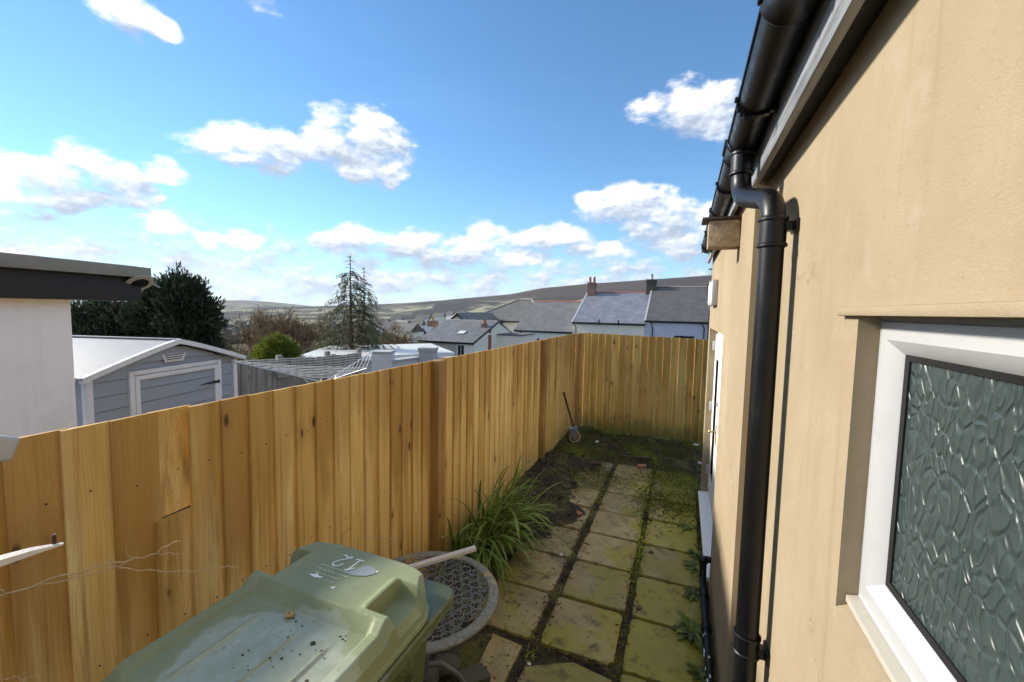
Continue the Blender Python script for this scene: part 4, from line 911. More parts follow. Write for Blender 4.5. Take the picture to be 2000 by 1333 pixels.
def make_old_fence():
    A = at(418, 708, 7.7); B = at(705, 691, 10.6); u = Vector((B.x-A.x, B.y-A.y, 0)); Lh = u.length; u.normalize(); rz = math.atan2(u.y, u.x)
    F = empty('board_fence', (A.x, A.y, GZ), rz, 'silver grey weathered board fence behind the rotary washing line', 'fence')
    rg = random.Random(4); ms = [board_mesh('board', 0.135, 1.0, MAT['old_wood'], 0.012, 0.018, seed=30+i) for i in range(3)]
    x = 0.0; h0 = A.z-GZ; h1 = B.z-GZ
    while x < Lh:
        o = link('board', ms[rg.randrange(3)], None, F, (x, rg.uniform(-.01, .01), 0), (rg.uniform(-.02, .02), 0, rad(-90)+rg.uniform(-.05, .05)))
        o.rotation_euler[1] = 0.05*(1-x/Lh)+rg.uniform(-.012, .012)
        o.scale = (1, 1, h0+(h1-h0)*x/Lh+rg.uniform(-.03, .03)); x += 0.125
    for x in (0.1, Lh*0.36, Lh*0.7, Lh-0.1):
        MB().bbox((x, -0.04, (h0+0.03)/2), (0.10, 0.09, h0+0.03), 0.005).build('post', MAT['old_wood'], F, 40)
    MB().hexa([(Lh*0.33, -0.16, h0-0.42), (Lh*0.40, -0.16, h0-0.42), (Lh*0.40, -0.03, h0-0.42), (Lh*0.33, -0.03, h0-0.42), (Lh*0.31, -0.24, h0-0.25), (Lh*0.42, -0.24, h0-0.25), (Lh*0.42, -0.03, h0-0.25), (Lh*0.31, -0.03, h0-0.25)]).build('planter_bracket', MAT['block_grey'], F)
    for z in (0.4, h0-0.3): MB().bbox((Lh/2, 0.045, z), (Lh, 0.04, 0.09), 0.004).build('rail', MAT['old_wood'], F, 40)
make_old_fence()
def make_rotary():
    Hb = at(632, 746, 6.6); R = empty('rotary_washing_line', (Hb.x, Hb.y, GZ), 0, 'open rotary washing line with metal arms and white cords beyond the fence', 'washing line')
    base = Vector((Hb.x, Hb.y, GZ)); ze = Hb.z+0.345
    ends = []
    for px, py in ((457, 707), (728, 688)):
        d = ray(px, py); ends.append(EYE+d*((ze-CAM_H)/d.z))
    a = (ends[0]-Hb); b = (ends[1]-Hb); c = -(Vector((a.x, a.y, 0)).normalized()+Vector((b.x, b.y, 0)).normalized()); c.normalize()
    c2 = Vector((c.x*1.3, c.y*1.3, ze-Hb.z)); ends.append(Hb+c2)
    MB().tube([(0, 0, 0), (0, 0, Hb.z-GZ+0.02)], 0.022, 12).build('pole', MAT['aluminium'], R, 40)
    MB().lathe([(0.02, -0.05), (0.05, -0.04), (0.055, 0.02), (0.03, 0.05), (0.02, 0.05)], 16, Matrix.Translation((0, 0, Hb.z-GZ))).build('hub', MAT['black_iron'], R, 40)
    for e in ends:
        MB().tube([Hb-base+Vector((0, 0, -0.01)), e-base], 0.011, 8).build('arm', MAT['aluminium'], R, 50)
        MB().tube([Vector((0, 0, Hb.z-GZ-0.28)), (Hb*0.75+e*0.25)-base], 0.008, 8).build('strut', MAT['aluminium'], R, 50)
    for t in (0.30, 0.40, 0.50, 0.60, 0.70, 0.80, 0.90, 0.985):
        for i in range(3):
            p = (Hb*(1-t)+ends[i]*t)-base; q = (Hb*(1-t)+ends[(i+1) % 3]*t)-base; m = (p+q)/2-Vector((0, 0, 0.012))
            MB().tube([p+Vector((0, 0, .012)), m, q+Vector((0, 0, .012))], 0.0035, 5).build('cord', MAT['line_plastic'], R, 50)
make_rotary()
def make_walls():
    def pier(px0, px1, py, D, mat, cap, label, zcap=0.07):
        a = at(px0, py, D); b = at(px1, py, D); w = (b-a).length; c = (a+b)/2; zb = terrain_z(c.x, c.y)-0.05
        P = empty('wall_pier', (c.x, c.y, zb), YAW, label, 'pier'); h = c.z-zb
        MB().bbox((0, w/2, (h-zcap)/2), (w*0.92, w*0.92, h-zcap), 0.01).build('shaft', MAT[mat], P, 40)
        if cap: MB().hexa([(-w/2, 0, h-zcap), (w/2, 0, h-zcap), (w/2, w, h-zcap), (-w/2, w, h-zcap), (-w/2, 0, h-0.02), (w/2, 0, h-0.02), (w/2, w, h-0.02), (-w/2, w, h-0.02)]).build('cap', MAT['block_grey'], P)
        return c, zb
    c1, zb = pier(723, 762, 686, 11.4, 'block_white', True, 'pale rendered wall pier behind the washing line')
    c2, zb = pier(816, 850, 679, 12.6, 'block_grey', True, 'grey block pier with flat cap beside the white flat roof', 0.13)
    a = at(760, 706, 11.6); b = at(818, 697, 12.7); u = Vector((b.x-a.x, b.y-a.y, 0)); L = u.length
    W = empty('garden_wall', (a.x, a.y, zb), math.atan2(u.y, u.x), 'low pale garden wall with grey coping between the two piers', 'wall')
    h = (a.z+b.z)/2-zb
    MB().box((L/2, 0.1, (h-0.06)/2), (L, 0.2, h-0.06)).build('panel', MAT['block_white'], W)
    MB().bbox((L/2, 0.1, h-0.028), (L+0.02, 0.28, 0.06), 0.008).build('coping', MAT['block_grey'], W, 40)
    a = at(850, 700, 12.8); b = at(1010, 690, 14.5); u = Vector((b.x-a.x, b.y-a.y, 0)); L = u.length
    W2 = empty('garden_wall', (a.x, a.y, zb), math.atan2(u.y, u.x), 'low grey wall running on from the capped pier', 'wall'); h = a.z-zb
    MB().box((L/2, 0.1, (h-0.06)/2), (L, 0.2, h-0.06)).build('panel', MAT['block_grey'], W2); MB().bbox((L/2, 0.1, h-0.028), (L+0.02, 0.28, 0.06), 0.008).build('coping', MAT['block_grey'], W2, 40)
    # flat roofed outbuilding with bright roof covering
    zr = at(888, 689, 15.5).z
    q = []
    for px, py in ((560, 703), (888, 689), (842, 671), (640, 676)):
        d = ray(px, py); q.append(EYE+d*((zr-CAM_H)/d.z))
    B = empty('outbuilding', (q[1].x, q[1].y, zr-2.6), 0, 'low outbuilding with bright white flat roof behind the tree', 'outbuilding')
    o = Vector((q[1].x, q[1].y, zr-2.6)); cen = sum(q, Vector())/4
    ins = [p+(cen-p)*0.03 for p in q]
    MB().prism([p-o+Vector((0, 0, -0.24)) for p in ins], (0, 0, 0.10)).build('fascia', MAT['fascia_paint'], B)
    MB().prism([p-o+Vector((0, 0, -0.14)) for p in q], (0, 0, 0.14)).build('roof', MAT['membrane'], B)
    MB().prism([p+(cen-p)*0.06-o+Vector((0, 0, -2.6)) for p in q], (0, 0, 2.36)).build('wall', MAT['block_grey'], B)
make_walls()

# ------------------------------------------------------------------ houses down the street (eaves run along x)
def street_house(name, label, x0, x1, Y, ze, dY, rise, zb, wall, roof, ridge, back=None, verge=None):
    H = empty(name, (x0, Y, zb), 0, label, 'house'); W = x1-x0; h = ze-zb; D2 = back or 2*dY
    prof = [(0, 0, 0), (0, D2, 0), (0, D2, h), (0, dY, h+rise-0.05), (0, 0, h)]
    MB().prism([(0.0, y, z) for _, y, z in prof], (W, 0, 0)).build('wall', MAT[wall], H)
    pit = math.atan2(rise, dY); sl = math.hypot(rise, dY)
    MB().box((W/2, sl/2-0.10, 0.05), (W+0.10, sl+0.24, 0.07)).build('roof', MAT[roof], H, None, (0, -0.0, h), (pit, 0, 0))
    r2 = MB().box((W/2, -(math.hypot(rise, D2-dY))/2+0.05, 0.05), (W+0.10, math.hypot(rise, D2-dY)+0.2, 0.07)).build('roof', MAT[roof], H, None, (0, D2, h), (-math.atan2(rise, D2-dY), 0, 0))
    x = 0.0; n = max(1, round(W/0.45)); s = W/n
    rm = MB().prism([(0, -0.13, 0), (0, 0, 0.085), (0, 0.13, 0), (0, 0, -0.02)], (s*0.97, 0, 0)).mesh('ridge_tile', MAT[ridge])
    for i in range(n): link('ridge_tile', rm, None, H, (i*s, dY, h+rise+0.055+0.006*((i*7) % 3)))
    MB().tube([(-0.05, -0.17, h-0.03), (W+0.05, -0.17, h-0.03)], 0.06, 8).build('gutter', MAT['black_plastic'], H, 40)
    MB().box((W/2, -0.09, h-0.06), (W, 0.03, 0.16)).build('fascia', MAT['black_paint'], H)
    if verge:
        MB().box((0, sl/2-0.10, 0.075), (0.16, sl+0.2, 0.07)).build('verge', MAT[verge], H, None, (0, 0, h), (pit, 0, 0))
    return H, h, pit
def drainpipe(H, x, h, l=3.0):
    MB().tube([(x, -0.17, h-0.06), (x+0.12, -0.14, h-0.22), (x+0.25, -0.09, h-0.45), (x+0.25, -0.09, h-l)], 0.04, 8).build('drainpipe', MAT['black_plastic'], H, 40)
def chimney(H, x, y, z0, z1, w, d, mat, pots=1, potmat='clay', poth=0.45):
    c = MB(); c.box((0, 0, (z1-z0)/2), (w, d, z1-z0)); c.box((0, 0, z1-z0-0.18), (w+0.10, d+0.10, 0.12)); c.box((0, 0, z1-z0+0.03), (w+0.06, d+0.06, 0.06))
    o = c.build('chimney', MAT[mat], H, None, (x, y, z0))
    for i in range(pots):
        px = (i-(pots-1)/2)*0.42
        MB().lathe([(0.14, 0), (0.15, 0.05), (0.115, 0.12), (0.11, poth-0.08), (0.135, poth-0.05), (0.135, poth), (0.10, poth), (0.09, 0.1)], 12, Matrix.Translation((px, 0, z1-z0+0.06))).build('chimney_pot', MAT[potmat], o, 40)
    return o
def house_window(H, x, z, w, h, y=-0.0, frame='painted_white'):
    f = MB(); f.box((x, y-0.02, z), (w+0.14, 0.06, h+0.14)); o = f.build('window', MAT[frame], H)
    MB().box((x-w/4, y-0.056, z), (w/2-0.05, 0.02, h)).build('pane', MAT['window_dark'], o); MB().box((x+w/4, y-0.056, z), (w/2-0.05, 0.02, h)).build('pane', MAT['window_dark'], o)
YT = 36.0
e1, e2, e3, e4 = (ony(*p, YT) for p in ((1005, 645), (1118, 632), (1260, 628), (1385, 625)))
def make_terrace():
    zb = -4.6
    H, h, p = street_house('terraced_house', 'white terraced house with mossy slate roof and red ridge tiles', e1.x, e2.x-0.02, YT, e1.z, 5.5, 2.72, zb, 'white_wall', 'slate_weathered', 'ridge_red')
    drainpipe(H, 0.55, h); house_window(H, 3.6, h-2.4, 1.1, 1.2)
    MB().lathe([(0.001, -.02), (0.10, -.02), (0.10, .02), (0.001, .02)], 12, Matrix.Translation((2.3, -0.02, h-0.75)) @ Matrix.Rotation(rad(90), 4, 'X')).build('vent', MAT['black_plastic'], H)
    H, h, p = street_house('terraced_house', 'cream terraced house with blue grey slate roof and tall brick chimney', e2.x, e3.x-0.02, YT, e2.z+0.12, 5.9, 2.75, zb, 'cream_wall', 'slate_blue', 'ridge_red', verge='lead_grey')
    ct = ony(1157, 545, YT+5.5); chimney(H, ct.x-e2.x, 5.5, h+1.9, ct.z-zb-0.45, 0.72, 0.95, 'brick_red', 2, 'clay', 0.55)
    for xx in (2.35, 3.95): MB().box((xx, -0.30, h+0.05), (0.09, 0.10, 0.45)).build('snow_bracket', MAT['black_iron'], H)
    drainpipe(H, 0.10, h)
    for x in (1.6, 4.3): house_window(H, x, h-2.3, 1.1, 1.2)
    H, h, p = street_house('terraced_house', 'lavender terraced house with dark slate roof at the right of the row', e3.x, e4.x+3.2, YT, e3.z+0.06, 6.3, 3.0, zb, 'lavender_wall', 'slate_dark', 'ridge_grey', verge='lead_grey')
    ct = ony(1273, 548, YT+5.9); chimney(H, ct.x-e3.x, 5.9, h+1.9, ct.z-zb, 0.85, 1.0, 'brick_dark', 1, 'block_grey', 0.5)
    ct = ony(1383, 540, YT+5.6); c = chimney(H, ct.x-e3.x+0.25, 5.6, h+1.8, ct.z-zb-0.75, 0.5, 0.6, 'brick_dark', 1, 'block_grey', 0.3)
    cw = MB(); zc = ct.z-zb-(h+1.8)+0.30
    for k in range(4): cw.tube([(0.12*math.cos(k*1.57), 0.12*math.sin(k*1.57), zc-0.80), (0.20*math.cos(k*1.57), 0.20*math.sin(k*1.57), zc+0.32)], 0.012, 5)
    cw.lathe([(0.30, zc+0.30), (0.26, zc+0.36), (0.001, zc+0.40), (0.001, zc+0.30)], 14); cw.build('cowl', MAT['black_iron'], c)
    drainpipe(H, 0.35, h); drainpipe(H, 4.15, h)
    MB().tube([(4.72, -0.1, h-3), (4.72, -0.1, h+0.9)], 0.055, 8).build('soil_pipe', MAT['black_plastic'], H, 40)
    house_window(H, 3.0, h-1.75, 1.3, 1.1, frame='black_paint')
make_terrace()
def make_cottages():
    Y = 27.0; E = ony(925, 670, Y); Wl = ony(818, 664, Y)
    d = ray(972, 630); A = EYE+d*(E.x/d.x)
    H, h, p = street_house('slate_cottage', 'low white cottage with slate roof skylight and red chimney', Wl.x, E.x, Y, E.z, A.y-Y, A.z-E.z, -4.4, 'stone_wall', 'slate_weathered', 'ridge_grey')
    W = E.x-Wl.x; dY = A.y-Y
    # painted right bay of the front and the gable
    MB().box((W-0.65, -0.02, h/2), (1.35, 0.05, h-0.1)).build('painted_bay', MAT['cream_wall'], H)
    MB().prism([(W+0.01, 0, 0), (W+0.01, 2*dY, 0), (W+0.01, 2*dY, h), (W+0.01, dY, h+A.z-E.z-0.06), (W+0.01, 0, h)], (0.04, 0, 0)).build('gable', MAT['cream_wall'], H)
    pts = [(W+0.05, -0.2, h-0.08), (W+0.05, dY, h+A.z-E.z)]
    MB().tube(pts, 0.07, 6).build('bargeboard', MAT['black_paint'], H)
    house_window(H, W-1.0, h-0.62, 0.55, 0.8)
    wn = MB(); wn.box((W+0.06, dY*0.62, h-0.2), (0.06, 0.5, 1.3)); wn.build('gable_door', MAT['ridge_red'], H); MB().box((W+0.06, dY*0.62, h+0.75), (0.05, 0.36, 0.30)).build('gable_window', MAT['window_dark'], H); MB().box((W+0.06, dY*1.05, h-0.1), (0.05, 0.7, 0.8)).build('gable_window', MAT['window_dark'], H)
    sl = math.hypot(dY, A.z-E.z); pit = math.atan2(A.z-E.z, dY)
    sk = MB().box((W*0.62, sl*0.36, 0.12), (0.62, 0.62, 0.06)).build('skylight', MAT['lead_grey'], H, None, (0, 0, h), (pit, 0, 0))
    MB().box((W*0.62, sl*0.36, 0.155), (0.52, 0.52, 0.01)).build('pane', MAT['membrane'], sk)
    ct = ony(845, 628, Y+dY); chimney(H, ct.x-Wl.x, dY, h+(A.z-E.z)*0.6, ct.z+4.4, 0.62, 0.7, 'brick_red', 1, 'clay_ochre', 0.3)
    ct = ony(946, 634, Y+dY*0.7); chimney(H, ct.x-Wl.x, dY*0.7, h+(A.z-E.z)*0.3, ct.z+4.4, 0.32, 0.4, 'brick_red', 1, 'clay', 0.3)
    # small gable behind
    Y2 = 33.0; a = ony(896, 616, Y2); l = ony(873, 634, Y2); r = ony(916, 632, Y2)
    G = empty('gabled_house', (l.x, Y2, -4.2), 0, 'small white gable with black bargeboards behind the cottage roof', 'house'); w = r.x-l.x; z0 = l.z+4.2; z1 = a.z+4.2
    MB().prism([(0, 0, 0), (w, 0, 0), (w, 0, z0), (w/2, 0, z1), (0, 0, z0)], (0, 7, 0)).build('wall', MAT['white_wall'], G)
    for sgn in (0, 1):
        e = (-0.15, z0-0.12) if sgn == 0 else (w+0.15, z0-0.12)
        MB().prism([(e[0], -0.25, e[1]), (w/2, -0.25, z1+0.05), (w/2, -0.25, z1+0.22), (e[0], -0.25, e[1]+0.17)], (0, 7.4, 0)).build('roof', MAT['slate_brown'], G)
        MB().tube([(e[0], -0.27, e[1]+0.07), (w/2, -0.27, z1+0.12)], 0.08, 6).build('bargeboard', MAT['black_paint'], G)
    # hipped roof house behind the terrace
    Y3 = 40.0; l = ony(913, 625.5, Y3); r = ony(1014, 629.5, Y3); a = ony(1012, 588, Y3+5.0); b = EYE+ray(1045, 587)*((Y3+5.0)/ray(1045, 587).y)
    zb = -4.5; P = empty('hipped_house', (l.x, Y3, zb), 0, 'cream house with brown slate hipped roof behind the terrace', 'house'); w = 10.4; z0 = (l.z+r.z)/2-zb; zt = a.z-zb; ax = a.x-l.x
    MB().box((w/2-0.1, 5.0, z0/2), (w-0.5, 9.5, z0)).build('wall', MAT['cream_wall'], P)
    V = [(0, 0, z0), (ax+0.1, 0, z0), (ax, 5.0, zt), (0, 10, z0)]
    # front slope as its own piece lying in its plane, then the other slopes
    pit = math.atan2(zt-z0, 5.0); sl = math.hypot(5.0, zt-z0)
    MB().prism([(0, 0, 0), (w, 0, 0), (ax+1.6, sl, 0), (ax-0.0, sl, 0)], (0, 0, 0.07)).build('roof', MAT['slate_brown'], P, None, (0, 0, z0), (pit, 0, 0))
    MB().add([(0, 0, z0+.05), (ax, 5, zt+.05), (0, 10, z0+.05)], [(0, 1, 2)]).add([(w, 0, z0+.05), (w, 10, z0+.05), (ax+1.6, 5, zt+.05)], [(0, 1, 2)]).add([(0, 10, z0+.05), (ax, 5, zt+.05), (ax+1.6, 5, zt+.05), (w, 10, z0+.05)], [(0, 1, 2, 3)]).build('roof', MAT['slate_brown'], P)
    MB().tube([(0, 0, z0+0.06), (ax, 5, zt+0.10)], 0.10, 6).tube([(w, 0, z0+0.06), (ax+1.6, 5, zt+0.10)], 0.10, 6).tube([(ax, 5, zt+0.10), (ax+1.6, 5, zt+0.10)], 0.10, 6).build('hip_tiles', MAT['roof_trim'], P, 40)
    MB().tube([(0, -0.1, z0-0.02), (w, -0.1, z0-0.02)], 0.07, 6).build('gutter', MAT['black_plastic'], P)
    house_window(P, 7.2, z0-1.2, 1.0, 1.1, 0.25)
    # a lean-to between cottage and terrace
    a = ony(975, 640, 31.0); b = ony(1004, 640, 31.0)
    L = empty('rear_extension', (a.x, 31.0, -4.4), 0, 'plain cream rear extension between the cottage and the terrace', 'building')
    MB().box(((b.x-a.x)/2, 1.5, (a.z+4.4)/2-0.3), (b.x-a.x+1.2, 3, a.z+4.4-0.6)).build('wall', MAT['cream_wall'], L); MB().box(((b.x-a.x)/2, 1.5, a.z+4.4-0.57), (b.x-a.x+1.4, 3.2, 0.08)).build('roof', MAT['roof_felt'], L)
make_cottages()
def make_town():
    rg = random.Random(12); k = 0
    for (px, py, D, c) in ((770, 634, 150, 'white_wall'), (786, 630, 165, 'cream_wall'), (800, 637, 130, 'cream_wall'), (812, 628, 190, 'white_wall'), (828, 618, 260, 'white_wall'), (858, 614, 300, 'cream_wall'), (880, 611, 330, 'white_wall'), (775, 621, 250, 'white_wall'), (748, 626, 200, 'white_wall'), (905, 609, 340, 'white_wall')):
        p = at(px, py, D); zb = min(p.z-5, terrain_z(p.x, p.y)+6); w = rg.uniform(6, 10)
        where = ('farthest left', 'second from left', 'third', 'fourth', 'fifth', 'sixth', 'seventh', 'upper left', 'lower left', 'farthest right')[k]
        H = empty('valley_house', (p.x, p.y, zb), rg.uniform(-.5, .5), 'tiny pale house down in the valley behind the cottage chimney', 'house', 'houses in the valley'); k += 1
        h = p.z-zb
        MB().box((0, 0, h/2-0.8), (w, 6, h-1.6)).build('wall', MAT[c], H)
        MB().prism([(-w/2-.2, -3.3, h-1.7), (-w/2-.2, 3.3, h-1.7), (-w/2-.2, 0, h+0.9)], (w+.4, 0, 0)).build('roof', MAT['slate_dark' if k % 2 else 'slate_brown'], H)
make_town()

# ================================================================== TREES AND PLANTS
def cards(P, N_, L, Wd, bend=None, tint=None, jitter=0.35):
    """leaf-sized rhombs: P (n,3) base points, N_ (n,3) growth directions"""
    n = len(P); N_ = N_+RNG.normal(0, jitter, (n, 3)); N_ /= np.linalg.norm(N_, axis=1, keepdims=True)
    S = np.cross(N_, RNG.normal(0, 1, (n, 3))); S /= np.linalg.norm(S, axis=1, keepdims=True)+1e-9
    L = np.asarray(L).reshape(-1, 1)*np.ones((n, 1)); Wd = np.asarray(Wd).reshape(-1, 1)*np.ones((n, 1))
    V = np.stack([P, P+N_*L*0.45+S*Wd/2, P+N_*L, P+N_*L*0.45-S*Wd/2], 1).reshape(-1, 3)
    F = np.arange(4*n).reshape(n, 4)
    return V, F, (tint if tint is not None else RNG.random(n))
def lumpy_crown(blobs, n, up=0.8, droop=0.0):
    """points near the surface of a union of ellipsoids, with growth directions"""
    w = np.array([b[3]*b[4]*0+b[3]**2 for b in blobs]); w /= w.sum(); ix = RNG.choice(len(blobs), n, p=w)
    B = np.array(blobs)[ix]; d = RNG.normal(0, 1, (n, 3)); d /= np.linalg.norm(d, axis=1, keepdims=True)
    r = RNG.uniform(0.70, 1.03, n)**0.8
    lump = 1+0.13*np.sin(d[:, 0]*9+ix)*np.cos(d[:, 1]*8+ix*2)+0.10*np.sin(d[:, 2]*13+ix*3)
    P = B[:, :3]+d*(r*lump)[:, None]*np.stack([B[:, 3], B[:, 3], B[:, 4]], 1)
    g = d.copy(); g[:, 2] += up
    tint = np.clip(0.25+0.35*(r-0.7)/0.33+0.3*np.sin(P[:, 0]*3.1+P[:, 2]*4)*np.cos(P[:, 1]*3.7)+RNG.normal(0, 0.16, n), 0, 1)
    return P, g, tint
def evergreen(label, px, D, py_top, width, zb_extra, blobs, n, leaf, L, Wd, up=0.9, mat='leaf_cypress', name='evergreen_tree'):
    t = at(px, py_top, D); zb = float(terrain_z(t.x, t.y))-0.1
    T = empty(name, (t.x, t.y, zb), 0, label, 'tree'); h = t.z-zb
    B = [(bx*width, by*width, bz*h, br*width, bh*h) for bx, by, bz, br, bh in blobs]
    P, g, ti = lumpy_crown(B, n, up); keep = P[:, 2] > 0.1
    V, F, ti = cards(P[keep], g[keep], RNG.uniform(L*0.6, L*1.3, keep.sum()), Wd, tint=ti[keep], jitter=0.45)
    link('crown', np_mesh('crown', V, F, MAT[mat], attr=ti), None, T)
    MB().tube([(0, 0, 0), (0.02, 0, h*0.4), (0, 0.02, h*0.8)], [width*0.09, width*0.06, 0.02], 8).build('trunk', MAT['bark'], T, 50)
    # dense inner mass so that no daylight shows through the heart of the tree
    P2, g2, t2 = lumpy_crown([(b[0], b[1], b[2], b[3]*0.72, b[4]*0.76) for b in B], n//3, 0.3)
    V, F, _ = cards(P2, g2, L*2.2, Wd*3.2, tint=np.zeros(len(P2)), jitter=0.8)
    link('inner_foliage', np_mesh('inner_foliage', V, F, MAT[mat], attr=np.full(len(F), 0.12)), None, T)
    return T
CY = [(0, 0, 0.80, 0.26, 0.20), (0.16, 0, 0.72, 0.32, 0.22), (-0.30, 0, 0.74, 0.32, 0.22), (-0.55, 0, 0.60, 0.34, 0.28), (0.22, 0, 0.50, 0.33, 0.28), (-0.12, 0.1, 0.50, 0.36, 0.32), (0.28, 0, 0.32, 0.36, 0.30), (-0.30, 0, 0.38, 0.32, 0.32), (0.0, 0, 0.22, 0.50, 0.26), (0.34, 0.1, 0.16, 0.34, 0.2)]
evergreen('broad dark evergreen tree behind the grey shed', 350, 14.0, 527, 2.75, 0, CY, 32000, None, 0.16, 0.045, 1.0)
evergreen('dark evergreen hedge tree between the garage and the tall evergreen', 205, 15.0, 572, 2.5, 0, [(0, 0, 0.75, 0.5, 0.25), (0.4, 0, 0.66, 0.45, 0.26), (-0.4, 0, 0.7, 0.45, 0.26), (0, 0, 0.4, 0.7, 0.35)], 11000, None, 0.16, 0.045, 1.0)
evergreen('clipped bright lime green conifer bush beyond the shed', 540, 12.0, 652, 0.95, 0, [(0, 0, 0.84, 0.42, 0.15), (0.38, 0, 0.78, 0.36, 0.15), (-0.36, 0, 0.74, 0.40, 0.16), (0, 0.1, 0.6, 0.8, 0.26), (0.5, 0, 0.58, 0.4, 0.2), (-0.6, 0, 0.56, 0.36, 0.2), (0, 0, 0.3, 0.85, 0.3)], 13000, None, 0.12, 0.02, 0.8, 'leaf_lime', 'conifer_bush')

def make_cedar():
    D = 16.0; t = at(684, 497, D); zb = float(terrain_z(t.x, t.y))-0.1; h = t.z-zb
    T = empty('cedar_tree', (t.x, t.y, zb), YAW, 'feathery drooping conifer with thin twin leaders in the middle distance', 'tree')
    rg = random.Random(17)
    lead = [((0, 0), h), ((0.50, 0.05), h-0.42)]
    tr = MB(); tr.tube([(0, 0, 0), (0.02, 0, h*0.5), (0, 0, h*0.8), (0, 0, h)], [0.13, 0.085, 0.035, 0.006], 8)
    tr.tube([(0.06, 0, h*0.45), (0.40, 0.05, h*0.56), (0.50, 0.05, h*0.66), (0.50, 0.05, h-0.42)], [0.05, 0.045, 0.035, 0.006], 8)
    br = MB(); P = []; G = []; Ls = []; TI = []
    for (ox, oy), top in lead:
        z = top-0.10; main = ox == 0
        while z > top*0.30:
            f = (top-z)                                     # distance below the tip
            R = min(0.08+0.43*f**1.08, 1.9) if main else min(0.08+0.28*f, 0.8)
            bare = f < 0.62
            for k in range(rg.randint(2, 3) if bare else rg.randint(4, 6)):
                th = rg.uniform(0, 6.283); Rb = R*rg.uniform(0.6, 1.12)*(0.8+0.35*abs(math.cos(th)))
                dx, dy = math.cos(th), math.sin(th); pts = []; n = 8
                rise = 0.10*Rb; sag = rg.uniform(0.28, 0.5)*Rb
                for i in range(n+1):
                    s = i/n; pts.append(Vector((ox+dx*Rb*s+0.03*math.sin(s*7+th), oy+dy*Rb*s, z+rise*math.sin(s*2.2)-sag*s*s)))
                br.tube(pts, [0.012*(1-i/n)+0.003 for i in range(n+1)], 4, False)
                m = int((4 if bare else (26 if main else 15))*max(Rb, 0.2)/0.8*(1.0 if bare else 1.35))
                for j in range(m):
                    s = rg.uniform(0.15, 1.0)**0.8; i = min(int(s*n), n-1); q = pts[i].lerp(pts[i+1], s*n-i)
                    side = rg.uniform(-1, 1)*0.16*(1.1-s)*min(1, Rb)
                    P.append((q.x-dy*side, q.y+dx*side, q.z+rg.uniform(-.02, .03))); G.append((dx*0.30+rg.uniform(-.25, .25), dy*0.30+rg.uniform(-.25, .25), -0.75+rg.uniform(-.1, .55))); Ls.append(rg.uniform(0.08, 0.22)*(0.6 if bare else 1)); TI.append(min(1, max(0, 0.30+0.42*s+rg.gauss(0, .18))))
            z -= rg.uniform(0.075, 0.12) if not bare else rg.uniform(0.10, 0.16)
    V, F, ti = cards(np.array(P), np.array(G), np.array(Ls), 0.022, tint=np.array(TI), jitter=0.12)
    link('crown', np_mesh('crown', V, F, MAT['leaf_cedar'], attr=ti), None, T)
    tr.build('trunk', MAT['bark'], T, 50); br.build('branches', MAT['bark'], T, 50)
make_cedar()
def bare_tree(label, px, py, D, wid, seed, mat='twig', buds=0, name='bare_tree'):
    t = at(px, py, D); zb = float(terrain_z(t.x, t.y))-0.1; h = t.z-zb; rg = random.Random(seed)
    T = empty(name, (t.x, t.y, zb), rg.uniform(0, 6), label, 'tree', 'bare winter trees behind the garden'); tr = MB(); V = []; F = []; tips = []
    def sliver(p, q, r):
        i = len(V); d = (q-p).normalized(); a = d.orthogonal().normalized(); b = d.cross(a)
        for k in range(3): V.append(p+(a*math.cos(k*2.094)+b*math.sin(k*2.094))*r)
        for k in range(3): V.append(q+(a*math.cos(k*2.094)+b*math.sin(k*2.094))*r*0.5)
        for k in range(3): F.append((i+k, i+(k+1) % 3, i+3+(k+1) % 3, i+3+k))
    def grow(p, d, L, r, depth):
        q = p+d*L
        if depth <= 1: tr.tube([p, (p+q)/2+Vector((rg.gauss(0, .03), rg.gauss(0, .03), 0))*L, q], [r, r*0.85, r*0.68], 6, False)
        else: sliver(p, q, r)
        if depth == 5 or L < 0.12: tips.append(q); return
        for k in range(rg.choice((3, 4)) if depth else 6):
            s = rg.uniform(0.45, 1.0); nd = (d+Vector((rg.gauss(0, .55), rg.gauss(0, .55), rg.gauss(0.12, .32)))).normalized()
            grow(p+d*L*s, nd, L*rg.uniform(0.60, 0.78), r*0.58, depth+1)
    grow(Vector((0, 0, 0)), Vector((0, 0, 1)), h*0.30, 0.10*wid, 0)
    k = 1.0
    zmax = max(v.z for v in V); sx = wid/max(0.1, np.percentile([math.hypot(v.x, v.y) for v in V], 90))
    S = Matrix.Diagonal((sx, sx, h/zmax, 1))
    tw = np_mesh('twigs', np.array([tuple(S @ v) for v in V]), np.array(F), MAT[mat]); link('twigs', tw, None, T)
    tr2 = MB(); tr2.v = [tuple(S @ Vector(v)) for v in tr.v]; tr2.f = tr.f; tr2.build('trunk', MAT['bark'], T, 50)
    tp = np.array([tuple(S @ v) for v in tips]); n = len(tp)*max(1, buds)
    if buds:
        P = np.repeat(tp, buds, 0)+RNG.normal(0, 0.05, (n, 3)); Vv, Ff, ti = cards(P, np.tile([[0, 0, 1.0]], (n, 1)), RNG.uniform(.05, .11, n), 0.028, jitter=0.7)
        link('crown', np_mesh('crown', Vv, Ff, MAT['leaf_bud'], attr=ti), None, T)
